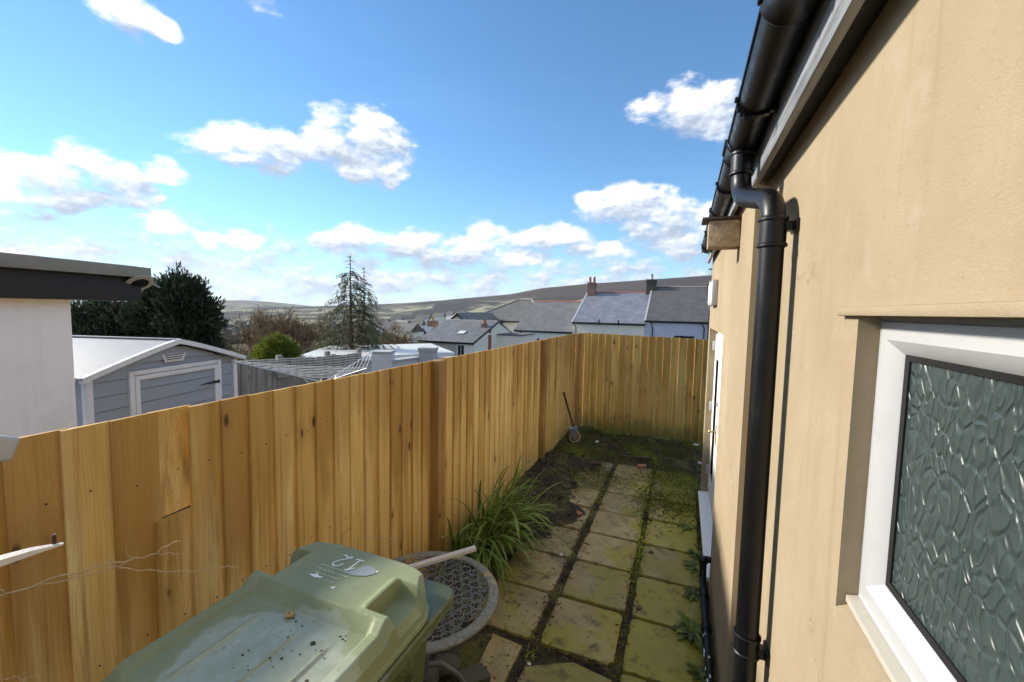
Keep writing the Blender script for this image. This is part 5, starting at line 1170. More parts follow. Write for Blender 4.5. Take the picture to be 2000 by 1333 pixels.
for i, (px, py, D, w, lab) in enumerate(((478, 603, 21, 1.5, 'rust brown bare tree nearest the dark evergreen'), (528, 594, 24, 1.8, 'tallest rust brown bare tree above the lime bush'), (574, 596, 22, 1.6, 'rust brown bare tree between the lime bush and the drooping conifer'),
        (618, 606, 25, 1.7, 'rust brown bare tree just left of the drooping conifer'), (664, 612, 26, 1.6, 'bare tree showing through the drooping conifer'), (775, 632, 24, 1.4, 'low olive bare tree right of the drooping conifer'), (738, 622, 30, 1.8, 'bare tree behind the right side of the drooping conifer'))):
    bare_tree(lab, px, py, D, w, 40+i, 'twig', 3 if i < 5 else 5)
def make_woodland():
    """far valley woods: thousands of crowns read as one mass"""
    V = []; F = []; TI = []; ico = [(0, 0, 1)]+[(0.894*math.cos(k*1.2566), 0.894*math.sin(k*1.2566), 0.447) for k in range(5)]+[(0.894*math.cos(k*1.2566+.628), 0.894*math.sin(k*1.2566+.628), -0.447) for k in range(5)]
    fs = [(0, 1+k, 1+(k+1) % 5) for k in range(5)]+[(1+k, 6+k, 1+(k+1) % 5) for k in range(5)]+[(1+(k+1) % 5, 6+k, 6+(k+1) % 5) for k in range(5)]
    rg = random.Random(6); ico = np.array(ico); fs = np.array(fs)
    for i in range(5200):
        az = rg.uniform(rad(-62), rad(20)); D = math.exp(rg.uniform(math.log(190), math.log(900)))
        if math.sin(az*13+D*0.011)+math.sin(D*0.03+az*40)*0.7 < -0.15: continue
        x, y = math.sin(az)*D, math.cos(az)*D; r = rg.uniform(1.4, 2.8)*(1+D/900); z = float(terrain_z(x, y))
        if D > 620: z += (D-620)*0.02
        n = len(V)*11; V.append(ico*np.array([r, r, r*rg.uniform(0.9, 1.6)])*RNG.uniform(0.75, 1.25, (11, 1))+np.array([x, y, z+r*0.9])); F.append(fs+n); TI += [rg.random()]*15
    o = link('woodland', np_mesh('woodland', np.concatenate(V), np.concatenate(F), MAT['wood_far'], attr=TI)); tag(o, 'dark scrubby woodland filling the valley', 'woodland', kind='stuff')
make_woodland()

# ================================================================== THINGS IN THE YARD
def ss(a, b, x):
    t = min(1.0, max(0.0, (x-a)/(b-a))) if a != b else float(x > a); return t*t*(3-2*t)
def lid_front(x): return 0.365-0.085*min(1.0, abs(x)/0.305)**5
def lid_half(y): return 0.305-0.030*ss(0.20, 0.30, y)**2
def lid_z(x, y):
    """height of the moulded lid top above its own origin"""
    hood = min(1.0, max(0.0, (y-0.040)/0.032))
    z = 0.043*hood*(1-0.22*max(0, (y-0.12)/0.25)**2)-0.012*(1-hood)*0
    hw = lid_half(y); ax = abs(x)
    z += (1-hood)*0.017*min(1.0, max(0.0, (ax-hw+0.070)/0.014))*ss(-0.33, -0.29, y)           # side rims of the low tray
    for rx, w in ((-0.125, 0.007), (0.045, 0.004), (0.165, 0.006)):
        z += (1-hood)*0.006*math.exp(-((x-rx)/w)**2)*ss(-0.29, -0.24, y)*(1-ss(-0.06, -0.01, y))
    z += (1-hood)*0.004*math.exp(-(x/0.2)**2)*0
    # hand-hold pockets at the two front corners
    pk = ss(0.196, 0.206, ax)*ss(0.090, 0.102, y)*(1-ss(0.232, 0.250, y))
    lip = math.exp(-((ax-0.188)/0.012)**2)*ss(0.08, 0.10, y)*(1-ss(0.235, 0.26, y))
    z = z*(1-pk)-0.012*pk+0.006*lip
    d = min(hw-ax, lid_front(x)-y, y+0.335)
    q = min(1.0, max(0.0, d/0.028)); z -= 0.030*(1-q)+0.003*math.exp(-((q-1)/0.12)**2)
    return z
def make_bin():
    bx, by, bz = -1.050, 0.885, 0.30
    B = empty('wheelie_bin', (bx, by, bz), 0, 'green wheelie bin with wet dirty lid standing against the fence', 'bin')
    LZ = 1.045      # lid origin above the step
    n = 190; V = []; idx = {}
    for j in range(n+1):
        for i in range(n+1):
            u = -1+2*i/n; v = j/n
            x0 = u*0.305; yf = lid_front(x0); y = -0.335+(yf+0.335)*v; x = u*lid_half(y)
            V.append((x, y, lid_z(x, y)))
    F = [(j*(n+1)+i, j*(n+1)+i+1, (j+1)*(n+1)+i+1, (j+1)*(n+1)+i) for j in range(n) for i in range(n)]
    ring = [i for i in range(n+1)]+[j*(n+1)+n for j in range(1, n+1)]+[n*(n+1)+i for i in range(n-1, -1, -1)]+[j*(n+1) for j in range(n-1, 0, -1)]
    prev = ring; cx, cy = 0.0, 0.02
    for out, dn in ((1.006, 0.010), (1.010, 0.026), (1.030, 0.030), (1.032, 0.042), (1.0, 0.043)):
        base = len(V)
        for r in ring: x, y, z = V[r]; V.append((cx+(x-cx)*out, cy+(y-cy)*out, -0.030-dn))
        m = len(ring)
        for k in range(m): F.append((prev[k], prev[(k+1) % m], base+(k+1) % m, base+k))
        prev = list(range(base, base+m))
    lid = MB().add(V, F).build('lid', MAT['bin_lid'], B, 26, (0, 0, LZ))
    # body
    def ring_pts(hx, y0, y1, r, z, n=6):
        pts = []
        for (sx, sy, a0) in ((1, 1, 0), (-1, 1, 90), (-1, -1, 180), (1, -1, 270)):
            cxx = sx*(hx-r); cyy = (y1-r) if sy > 0 else (y0+r)
            for k in range(n+1):
                a = rad(a0+90*k/n); pts.append((cxx+r*math.cos(a), cyy+r*math.sin(a), z))
        return pts
    prof = [(0.215, -0.24, 0.24, 0.05, 0.03), (0.235, -0.27, 0.27, 0.05, 0.10), (0.275, -0.315, 0.345, 0.05, LZ-0.16), (0.280, -0.32, 0.352, 0.05, LZ-0.150), (0.290, -0.32, 0.358, 0.05, LZ-0.140), (0.292, -0.32, 0.362, 0.05, LZ-0.125),
            (0.318, -0.325, 0.425, 0.06, LZ-0.122), (0.326, -0.33, 0.438, 0.06, LZ-0.112), (0.326, -0.33, 0.438, 0.06, LZ-0.082), (0.320, -0.325, 0.430, 0.06, LZ-0.0755), (0.27, -0.28, 0.33, 0.05, LZ-0.076)]
    V = []; F = []
    for p in prof: V += ring_pts(*p)
    m = 28
    for i in range(len(prof)-1):
        for k in range(m): F.append((i*m+k, i*m+(k+1) % m, (i+1)*m+(k+1) % m, (i+1)*m+k))
    F.append(tuple(range(m-1, -1, -1)))
    body = MB().add(V, F).build('body', MAT['bin_plastic'], B, 35)
    for sx in (-1, 1):
        for y in (-0.14, 0.02, 0.17): MB().hexa([(sx*0.240, y-0.030, 0.14), (sx*0.252, y-0.026, 0.14), (sx*0.252, y+0.026, 0.14), (sx*0.240, y+0.030, 0.14), (sx*0.268, y-0.034, LZ-0.24), (sx*0.292, y-0.030, LZ-0.24), (sx*0.292, y+0.030, LZ-0.24), (sx*0.268, y+0.034, LZ-0.24)]).build('side_rib', MAT['bin_plastic'], body)
    # hinge, handle bar, axle and wheels at the back
    MB().tube([(-0.25, -0.425, LZ-0.085), (0.25, -0.425, LZ-0.085)], 0.014, 12).build('handle_bar', MAT['bin_plastic'], B, 50)
    for x in (-0.262, -0.09, 0.09, 0.262):
        MB().bbox((x, -0.385, LZ-0.085), (0.032, 0.115, 0.05), 0.008).tube([(x-0.018, -0.372, LZ-0.052), (x+0.018, -0.372, LZ-0.052)], 0.018, 12).build('hinge_lug', MAT['rubber'], B, 40)
    MB().tube([(-0.30, -0.30, 0.10), (0.30, -0.30, 0.10)], 0.012, 10).build('axle', MAT['steel'], B)
    for sx in (-1, 1):
        w = MB().lathe([(0.02, -0.024), (0.085, -0.024), (0.098, -0.016), (0.10, 0), (0.098, 0.016), (0.085, 0.024), (0.02, 0.024)], 24, Matrix.Translation((sx*0.275, -0.30, 0.10)) @ Matrix.Rotation(rad(90), 4, 'Y')).build('wheel', MAT['rubber'], B, 40)
    # markings on the lid: hand-painted 12 facing the front, worn print and label scraps, dirt
    def ribbon(pts, w, e=0.0014):
        P = [Vector((x, y, 0)) for x, y in pts]; mb = MB(); vs = []; fs = []
        for i, p in enumerate(P):
            t = (P[min(i+1, len(P)-1)]-P[max(i-1, 0)]).normalized(); s = Vector((-t.y, t.x, 0))*w/2*(0.75+0.5*math.sin(i*1.3)**2)
            for q in (p+s, p-s): vs.append((q.x, q.y, lid_z(q.x, q.y)+e))
        for i in range(len(P)-1): fs.append((2*i, 2*i+1, 2*i+3, 2*i+2))
        return mb.add(vs, fs)
    def glyph(pts, ox, oy, s):     # written for a reader standing in front of the bin
        return [(ox-px*s, oy-py*s) for px, py in pts]
    def spline(pts, n=8):
        out = []
        for i in range(len(pts)-1):
            p0, p1, p2, p3 = (Vector(pts[max(0, min(len(pts)-1, i+k))]+(0,)) for k in (-1, 0, 1, 2))
            for j in range(n):
                t = j/n; q = 0.5*((2*p1)+(p2-p0)*t+(2*p0-5*p1+4*p2-p3)*t*t+(3*p1-p0-3*p2+p3)*t*t*t); out.append((q.x, q.y))
        out.append(pts[-1][:2]); return out
    two = spline([(-0.40, 0.55), (-0.25, 0.90), (0.10, 0.98), (0.30, 0.70), (0.15, 0.35), (-0.15, 0.05), (-0.42, -0.22), (-0.30, -0.34), (-0.12, -0.16), (0.12, -0.30), (0.42, -0.32)])
    one = spline([(-0.25, 0.62), (0.0, 0.95), (0.02, 0.4), (0.05, -0.25)])
    num = ribbon(glyph(two, -0.058, 0.268, 0.052), 0.0055); o2 = ribbon(glyph(one, 0.004, 0.268, 0.052), 0.0055); num.add(o2.v, o2.f)
    b1 = ribbon(glyph([(-0.3, -0.27), (0.4, -0.27)], 0.004, 0.268, 0.052), 0.005); num.add(b1.v, b1.f)
    num.build('house_number', MAT['white_ink'], lid)['label'] = 'hand painted white number 12'
    rg = random.Random(2); pr = MB()
    for row in range(4):
        y = 0.205-0.021*row; x = -0.105+0.008*row; xe = 0.045-0.012*row
        while x < xe:
            l = rg.uniform(0.006, 0.020); r_ = ribbon([(x+k*l/4, y+rg.uniform(-.0012, .0012)) for k in range(5)], rg.uniform(0.0035, 0.006)); pr.add(r_.v, r_.f); x += l+rg.uniform(0.003, 0.007)
    pr.build('worn_print', MAT['faded_print'], lid)
    def scrap(pts, mat, name, e=0.0016):
        c = (sum(p[0] for p in pts)/len(pts), sum(p[1] for p in pts)/len(pts)); vs = [(c[0], c[1], lid_z(*c)+e)]; P2 = []
        for i in range(len(pts)):
            a, b = pts[i], pts[(i+1) % len(pts)]
            for k in range(3): P2.append((a[0]+(b[0]-a[0])*k/3, a[1]+(b[1]-a[1])*k/3))
        vs += [(x, y, lid_z(x, y)+e) for x, y in P2]; m = len(P2)
        return MB().add(vs, [(0, 1+i, 1+(i+1) % m) for i in range(m)]).build(name, MAT[mat], lid)
    scrap([(-0.100, 0.146), (-0.082, 0.151), (-0.072, 0.160), (-0.060, 0.150), (-0.038, 0.153), (-0.050, 0.143), (-0.066, 0.137), (-0.080, 0.140)], 'white_ink', 'label_scrap')
    scrap([(0.020, 0.122), (0.038, 0.130), (0.034, 0.116)], 'white_ink', 'label_scrap'); scrap([(-0.012, 0.212), (0.002, 0.223), (0.005, 0.211)], 'white_ink', 'label_scrap'); scrap([(0.094, 0.252), (0.106, 0.256), (0.104, 0.243)], 'white_ink', 'label_scrap')
    scrap([(0.000, 0.200), (0.025, 0.222), (0.040, 0.262), (0.072, 0.268), (0.098, 0.252), (0.105, 0.236), (0.085, 0.214), (0.045, 0.198)], 'water_film', 'rain_puddle', 0.0019)
    # bits of dirt, a snail shell
    for k in range(44):
        x = rg.uniform(-0.03, 0.21); y = rg.uniform(-0.26, 0.03); r = rg.choice((0.0014, 0.0018, 0.0022, 0.0028, 0.004))
        if k > 40: x, y, r = rg.uniform(0.10, 0.2), rg.uniform(-0.16, -0.02), rg.uniform(0.005, 0.008)
        nn = 7; mb = MB(); zz = lid_z(x, y)
        mb.add([(x+math.cos(i*6.283/nn)*r*rg.uniform(.6, 1.5), y+math.sin(i*6.283/nn)*r*rg.uniform(.6, 1.3), zz+0.0008) for i in range(nn)]+[(x, y, zz+r*0.5)], [(i, (i+1) % nn, nn) for i in range(nn)])
        mb.build('dirt_speck', MAT['soil'], lid)
    sn = MB(); c = Vector((-0.035, 0.012, lid_z(-0.035, 0.012)))
    pts = [c+Vector((math.cos(a)*0.011*(1-a/22), math.sin(a)*0.011*(1-a/22), 0.006+0.0006*a)) for a in [i*0.5 for i in range(30)]]
    s_ = sn.tube(pts, [0.0062*(1-i/34) for i in range(30)], 8).build('snail_shell', MAT['clay_ochre'], None, 50, (bx, by, bz+LZ)); tag(s_, 'small banded snail shell lying on the green bin lid', 'snail shell')
make_bin()

def make_table():
    c = Vector((-1.315, 1.975, 0.0)); zt = 0.665; R = 0.43
    T = empty('bistro_table', c, 0, 'round cast iron lattice table with chipped rim behind the bin', 'table')
    MB().lathe([(R-0.058, zt-0.005), (R-0.052, zt+0.003), (R-0.030, zt+0.005), (R-0.008, zt+0.002), (R, zt-0.004), (R+0.001, zt-0.014), (R-0.006, zt-0.020), (R-0.014, zt-0.018), (R-0.020, zt-0.012), (R-0.05, zt-0.011)], 96, None, True).build('rim', MAT['table_rim'], T, 40)
    # lattice of scrolls: rings in a loose hexagonal spread, each with an inner curl, joined by short tendrils
    rg = random.Random(31); mb = MB(); P = []; s = 0.060
    j = 0; y = -R
    while y < R:
        x = -R+(s/2 if j % 2 else 0)
        while x < R:
            if math.hypot(x, y) < R-0.062: P.append((x+rg.uniform(-.006, .006), y+rg.uniform(-.006, .006)))
            x += s
        y += s*0.866; j += 1
    for (x, y) in P:
        r = rg.uniform(0.027, 0.031); a0 = rg.uniform(0, 6.28); sg = rg.choice((-1, 1))
        mb.tube([(x+math.cos(t)*r, y+math.sin(t)*r, zt-0.006) for t in [i*6.2832/16 for i in range(17)]], 0.0040, 5, False)
        for q in range(3):      # three curled leaves inside each ring
            b0 = a0+q*2.0944; mb.tube([(x+math.cos(b0+sg*t*0.55)*r*(1-t*0.30), y+math.sin(b0+sg*t*0.55)*r*(1-t*0.30), zt-0.006) for t in (0, 0.7, 1.4, 2.1, 2.7)], [0.0034, 0.0034, 0.0040, 0.0034, 0.0020], 5)
    for k in range(12):
        a = k*math.pi/6; mb.tube([(math.cos(a)*(R-0.09), math.sin(a)*(R-0.09), zt-0.007), (math.cos(a+.05)*(R-0.062), math.sin(a+.05)*(R-0.062), zt-0.008)], 0.005, 5)
    mb.build('lattice_top', MAT['cast_iron'], T, 60)
    MB().lathe([(0.001, 0.16), (0.03, 0.16), (0.022, 0.22), (0.035, 0.28), (0.020, 0.34), (0.018, 0.52), (0.034, 0.56), (0.05, zt-0.012), (0.001, zt-0.012)], 20).build('pedestal', MAT['cast_iron'], T, 50)
    for k in range(3):
        a = k*2.0944+0.5; d = Vector((math.cos(a), math.sin(a), 0))
        MB().tube([d*0.02+Vector((0, 0, 0.22)), d*0.10+Vector((0, 0, 0.23)), d*0.20+Vector((0, 0, 0.15)), d*0.26+Vector((0, 0, 0.05)), d*0.32+Vector((0, 0, 0.012))], [0.016, 0.017, 0.015, 0.014, 0.018], 8).build('leg', MAT['cast_iron'], T, 50)
        MB().tube([d*0.03+Vector((0, 0, zt-0.10)), d*(R-0.06)+Vector((0, 0, zt-0.014))], 0.008, 6).build('brace', MAT['cast_iron'], T, 50)
make_table()
def stick(name, label, cat, pts, w, h, mat):
    o = MB(); P = [Vector(p) for p in pts]; d = (P[-1]-P[0]).normalized(); s = d.cross(Vector((0, 0, 1))).normalized(); u = s.cross(d)
    vs = []
    for i, p in enumerate(P): vs += [p+s*w/2-u*h/2, p-s*w/2-u*h/2, p-s*w/2+u*h/2, p+s*w/2+u*h/2]
    fs = [(3, 2, 1, 0), tuple(range(len(vs)-4, len(vs)))]
    for i in range(len(P)-1):
        for k in range(4): fs.append((i*4+k, i*4+(k+1) % 4, i*4+4+(k+1) % 4, i*4+4+k))
    b = P[0]; o.add([v-b for v in vs], fs); ob = o.build(name, MAT[mat], None, None, b); tag(ob, label, cat); return ob
a = onz(929, 1071, 0.755); b = onz(818, 1104, 0.715)
stick('wooden_lath', 'pale painted lath lying across the lattice table', 'wood strip', [b+(b-a)*0.75, b, (a+b)/2, a], 0.036, 0.020, 'pale_lath')

def make_left_bits():
    # end of a white plastic rail standing out from the left edge of the picture
    a = at(17, 877, 0.98); b = at(-170, 868, 0.84); d = b-a; L = d.length; base = Vector((b.x, b.y, 0.30))
    W = empty('white_rail', base, 0, 'blunt end of a white plastic rail at the left edge', 'rail')
    M = Matrix.Translation(a-base) @ d.to_track_quat('X', 'Z').to_matrix().to_4x4()
    MB().bbox((L/2, 0, 0), (L, 0.055, 0.056), 0.010, M, 3).build('rail', MAT['upvc_white'], W, 40)
    MB().bbox((0, 0, (b.z-0.30)/2-0.02), (0.06, 0.06, b.z-0.30-0.04), 0.008).build('support_post', MAT['upvc_white'], W, 40)
    # splintered batten with a nail
    a = at(124, 1062, 0.93); m = at(60, 1078, 0.90); c = at(-120, 1135, 0.82)
    S = empty('splintered_batten', c, 0, 'splintered wood batten with a nail poking in from the left', 'wood batten')
    mb = MB(); pts = [c-c, (m-c), at(15, 1092, 0.88)-c, (a-c)]
    p0, p1, p2, p3 = c-c, at(8, 1094, 0.875)-c, m-c, a-c
    u = Vector((0, 0, 1)); s = (p3-p0).normalized().cross(u).normalized()
    vs = []
    for p, w, h in ((p0, .011, .011), (p1, .010, .009), (p2, .008, .007), (p3, .003, .002)): vs += [p+s*w-u*h*.9, p-s*w-u*h*.7, p-s*w*.8+u*h, p+s*w*.9+u*h*.6]
    fs = [(3, 2, 1, 0), (12, 13, 14, 15)]
    for i in range(3):
        for k in range(4): fs.append((i*4+k, i*4+(k+1) % 4, i*4+4+(k+1) % 4, i*4+4+k))
    mb.add(vs, fs).build('batten', MAT['pale_lath'], S)
    q = at(106, 1066, 0.925)-c
    MB().tube([q, q+Vector((0.002, 0, 0.026))], 0.0038, 8).build('nail', MAT['rusty'], S, 40)
    MB().tube([c-c, Vector((-0.06, -0.10, -1.2)), Vector((-0.05, -0.12, -(c.z-0.32)))], [0.018, 0.02, 0.022], 6).build('stake', MAT['pale_lath'], S, 40)
    # dry stems of a dead climber
    foot = Vector((-1.72, 0.22, 0.30)); T = empty('dry_stems', foot, 0, 'dead thin straw coloured twigs reaching in front of the fence at left', 'twigs')
    def stem(pp, r0, r1, name='stem'):
        P = [at(x, y, D)-foot for x, y, D in pp]; Q = []
        for i in range(len(P)-1):
            for k in range(4):
                t = k/4; Q.append(P[i].lerp(P[i+1], t)+Vector((0, 0, 0.0035*math.sin((i*4+k)*1.9))))
        Q.append(P[-1]); n = len(Q)
        MB().tube(Q, [r0+(r1-r0)*i/(n-1) for i in range(n)], 7).build(name, MAT['twig_pale'], T, 60)
    main = [(-140, 1230, 1.05), (0, 1166, 1.12), (120, 1125, 1.16), (215, 1103, 1.20)]
    P0 = at(-140, 1230, 1.05)-foot
    MB().tube([(0, 0, 0), (0.0, 0.0, 0.45), P0*0.9+Vector((0, 0, -0.05)), P0], [0.006, 0.005, 0.0035, 0.003], 7).build('stem', MAT['twig_pale'], T, 60)
    stem(main, 0.0032, 0.0022); stem([(60, 1148, 1.14), (150, 1128, 1.17), (225, 1108, 1.20), (260, 1094, 1.22)], 0.0022, 0.0016)
    stem([(215, 1103, 1.20), (262, 1092, 1.22), (300, 1084, 1.23), (325, 1066, 1.24), (352, 1056, 1.25)], 0.0020, 0.0012); stem([(300, 1083, 1.23), (330, 1081, 1.25), (360, 1083, 1.26)], 0.0014, 0.0010)
    stem([(232, 1110, 1.20), (290, 1115, 1.24), (370, 1117, 1.30), (430, 1107, 1.33), (462, 1108, 1.34)], 0.0019, 0.0011); stem([(225, 1108, 1.20), (216, 1096, 1.2), (211, 1092, 1.2)], 0.0022, 0.0014)
    stem([(258, 1092, 1.22), (247, 1080, 1.22), (246, 1062, 1.22)], 0.0010, 0.0006); stem([(265, 1090, 1.22), (268, 1072, 1.22)], 0.0010, 0.0006)
    stem([(-60, 1345, 0.95), (0, 1328, 0.98), (35, 1322, 1.0), (48, 1334, 1.0)], 0.0016, 0.0010); stem([(42, 1332, 1.0), (80, 1312, 1.03)], 0.0012, 0.0008); stem([(-60, 1140, 1.08), (-10, 1148, 1.10), (8, 1156, 1.11), (10, 1166, 1.12)], 0.0020, 0.0012)
    # fine twigs behind the bin
    foot2 = Vector((-1.78, 1.75, -0.02)); T2 = empty('dry_stems', foot2, 0, 'curled dry twigs sticking up behind the green bin', 'twigs')
    for pp in ([(700, 1050, 2.15), (735, 1049, 2.18), (765, 1055, 2.2), (778, 1075, 2.2)], [(668, 1044, 2.1), (688, 1030, 2.1)], [(800, 1092, 2.2), (825, 1072, 2.2)]):
        Q = [at(*p)-foot2 for p in pp]; MB().tube([Vector((0, 0, 0)), Q[0]*0.5+Vector((0.03, 0.02, 0.1))]+Q, [0.003, 0.0028]+[0.0022]*(len(Q)-1)+[0.001], 6).build('stem', MAT['twig_pale'], T2, 60)
make_left_bits()

def blades(specs):
    """strap leaves: list of (base, dir, length, width, droop, tint)"""
    V = []; F = []; TI = []; n = 8
    for (b, d, L, w, dr, ti) in specs:
        d = Vector(d).normalized(); hor = Vector((d.x, d.y, 0)); s = d.cross(Vector((0, 0, 1))).normalized() if hor.length > 1e-3 else Vector((1, 0, 0))
        i0 = len(V); p = Vector(b); v = d.copy()
        for i in range(n+1):
            t = i/n; ww = w*(0.55+1.4*t)*(1-t)**0.55*0.9+0.0004 if t < 1 else 0.0003
            sag = Vector((0, 0, 0.004))
            for k, off in enumerate((-1, -0.5, 0.5, 1)):
                V.append(tuple(p+s*off*ww/2+(Vector((0, 0, ww*0.16)) if abs(off) == 1 else Vector())))
            v = (v+Vector((0, 0, -dr/n*(0.4+1.6*t)))).normalized(); p = p+v*(L/n)
        for i in range(n):
            for k in range(3):
                a = i0+i*4+k; F.append((a, a+1, a+5, a+4)); TI.append(min(1, max(0, ti+(0.26 if k != 1 else -0.05))))
    return np.array(V), np.array(F), np.array(TI)
def make_strap_plant():
    base = Vector((-1.66, 3.50, -0.02)); T = empty('striped_sedge', base, 0, 'arching clump of striped grassy leaves at the foot of the fence', 'plant')
    rg = random.Random(9); sp = []
    for i in range(210):
        g = rg.random()
        if g < 0.62: bx, by, az = rg.gauss(0.0, .10), rg.gauss(0.05, .20), rg.gauss(-0.35, 0.75)
        elif g < 0.85: bx, by, az = rg.gauss(-0.06, .08), rg.gauss(0.35, .16), rg.gauss(0.3, 0.8)
        else: bx, by, az = rg.gauss(-0.20, .05), rg.gauss(-0.22, .10), rg.gauss(-0.6, 1.0)
        bx = max(bx, -0.18); el = rg.uniform(0.85, 1.5); L = rg.uniform(0.45, 0.92)*(0.75 if g > .85 else 1)
        dx = abs(math.cos(az)) if bx < -0.12 else math.cos(az)
        sp.append(((bx, by, 0), (dx*math.cos(el), math.sin(az)*math.cos(el), math.sin(el)), L, rg.uniform(0.024, 0.042), rg.uniform(0.9, 2.3), rg.uniform(0.15, 0.60)))
    for i in range(60):     # dead straw-coloured leaves low down
        az = rg.uniform(-1.6, 1.2); sp.append(((rg.gauss(0, .12), rg.gauss(0, .25), 0), (math.cos(az)*.8, math.sin(az)*.8, .45), rg.uniform(.2, .45), .009, 1.6, rg.uniform(0.0, 0.15)))
    V, F, TI = blades(sp); o = link('leaves', np_mesh('leaves', V, F, MAT['leaf_strap'], True, TI), None, T); tag(o, kind='stuff')
make_strap_plant()
def weed(label, p, r, n, seed, kind='rosette', h=0.05):
    rg = random.Random(seed); T = empty('weed', p, 0, label, 'weed'); V = []; F = []; TI = []
    for i in range(n):
        az = i*2.4+rg.uniform(-.3, .3); el = rg.uniform(0.15, 0.95); L = r*rg.uniform(0.6, 1.15); w = L*rg.uniform(0.14, 0.24); d = Vector((math.cos(az)*math.cos(el), math.sin(az)*math.cos(el), math.sin(el))); s = d.cross(Vector((0, 0, 1))).normalized()
        q = Vector((0, 0, 0.004)); i0 = len(V); m = 7; tt = rg.random()
        for k in range(m+1):
            t = k/m; ww = w*math.sin(math.pi*min(0.97, 0.12+t*0.86))**0.8*(1.0 if k % 2 else 0.55)
            V += [tuple(q-s*ww), tuple(q+Vector((0, 0, -0.002))), tuple(q+s*ww)]
            d = (d+Vector((0, 0, -0.16))).normalized(); q = q+d*L/m
            if q.z < 0.004: q.z = 0.004
        for k in range(m):
            a = i0+k*3; F += [(a, a+1, a+4, a+3), (a+1, a+2, a+5, a+4)]; TI += [tt, tt*0.85]
    link('leaves', np_mesh('leaves', np.array(V), np.array(F), MAT['leaf_weed'], True, TI), None, T)
for i, (px, py, r, n, lab) in enumerate(((1350, 1235, 0.17, 22, 'largest leafy weed beside the waste pipe joint'), (1352, 1160, 0.12, 14, 'small weed by the upper end of the waste pipe'), (1362, 1110, 0.13, 14, 'ragged weed just below the door threshold'), (1340, 1030, 0.13, 12, 'spreading weed on the slab near the door threshold'), (1372, 1322, 0.10, 12, 'weed at the bottom edge beside the waste pipe'), (1360, 1085, 0.10, 10, 'wispy weed against the door threshold'))):
    p = onz(px, py, 0.0); weed(lab, (min(p.x, 0.20), p.y, 0.002), r, n, 60+i)
def make_ground_cover():
    n = 110000; X = RNG.uniform(-1.88, 0.27, n); Y = RNG.uniform(2.3, 8.15, n)
    f = np.sin(X*5.1+Y*2.3)+np.sin(X*2.7-Y*4.1+1)+np.sin(X*9+Y*7.7+2)*0.6
    far = smooth(5.3, 6.3, Y+0.25*np.sin(X*4)); left = smooth(-1.05, -1.45, X)*smooth(3.6, 4.4, Y); gap = np.exp(-((X+0.292)/0.035)**2)*np.clip(smooth(3.2, 4.0, Y)+0.25, 0, 1)+np.exp(-((X+0.862)/0.045)**2)*0.35*(np.sin(Y*5.0)+np.sin(Y*13.0)*0.6 > 0.1)+np.exp(-((X-0.262)/0.03)**2)*0.8
    patch = np.exp(-(((X+0.08)/0.30)**2+((Y-5.35)/0.35)**2))
    prob = np.clip(far*(0.40+0.26*f)+left*(0.34+0.25*f)+gap*0.9+patch*1.0, 0, 1); k = RNG.random(n) < prob
    X, Y, fl = X[k], Y[k], (far+left)[k]; m = len(X); Z = 0.004+0.0*X-0.02*(gap[k] > .5)
    Z += np.where((X < -1.4) & (Y > 4), 0.03, 0)
    az = RNG.uniform(0, 6.28, m); G = np.stack([np.cos(az), np.sin(az), RNG.uniform(0.10, 0.7, m)], 1)
    V, F, ti = cards(np.stack([X, Y, Z], 1), G, RNG.uniform(0.012, 0.042, m), RNG.uniform(0.006, 0.016, m), tint=np.clip(0.35+0.2*f[k]+0.55*patch[k]+0.3*gap[k]+RNG.normal(0, .15, m), 0, 1), jitter=0.2)
    o = link('moss_and_weeds', np_mesh('moss_and_weeds', V, F, MAT['leaf_moss'], attr=ti)); tag(o, 'low moss and weeds creeping over the far paving', 'ground cover', kind='stuff')
    # tufts of grass along the fence foot
    rg = random.Random(77); sp = []
    for c in range(70):
        cx, cy = rg.uniform(-1.84, -1.30), rg.uniform(4.3, 8.0)
        if c % 3 == 0: cx, cy = rg.uniform(-1.3, 0.2), rg.uniform(7.3, 8.1)
        for i in range(9): az = rg.uniform(0, 6.28); sp.append(((cx+rg.gauss(0, .03), cy+rg.gauss(0, .03), 0.0), (math.cos(az)*.5, math.sin(az)*.5, .8), rg.uniform(.08, .24), .008, 1.5, rg.uniform(0, .45)))
    V, F, TI = blades(sp); o = link('grass_tufts', np_mesh('grass_tufts', V, F, MAT['leaf_weed'], True, TI)); tag(o, 'rough grass tufts along the foot of the fences', 'grass', kind='stuff')
    # twigs, bark and leaf litter
    n = 7500; X = RNG.normal(-1.25, 0.30, n); Y = RNG.uniform(2.2, 7.9, n); X[n//2:] = RNG.uniform(-1.8, 0.2, n-n//2); Y[n//2:] = RNG.uniform(5.4, 8.1, n-n//2)
    jn = 900; X[:jn] = RNG.normal(-0.862, 0.022, jn); Y[:jn] = RNG.uniform(2.2, 6.2, jn)
    X[jn:jn+260] = RNG.uniform(-0.85, -0.3, 260); Y[jn:jn+260] = 2.625+RNG.normal(0, .018, 260)
    k = (X > -1.85) & (X < 0.22) & ~((np.abs(X+0.57) < 0.24) & (Y < 5.2) & (np.abs(Y-2.625) > 0.05)) & ~((X > -0.24) & (Y < 5.0)); X, Y = X[k], Y[k]; m = len(X)
    az = RNG.uniform(0, 6.28, m); G = np.stack([np.cos(az), np.sin(az), RNG.uniform(-0.03, 0.12, m)], 1); L = RNG.exponential(0.026, m)+0.010
    Z = 0.004+np.where(X < -1.35, RNG.uniform(0, .06, m), RNG.uniform(-.01, .015, m))
    V, F, ti = cards(np.stack([X, Y, Z], 1), G, np.minimum(L, .16), np.clip(RNG.exponential(0.004, m)+0.002, 0, .014), jitter=0.06)
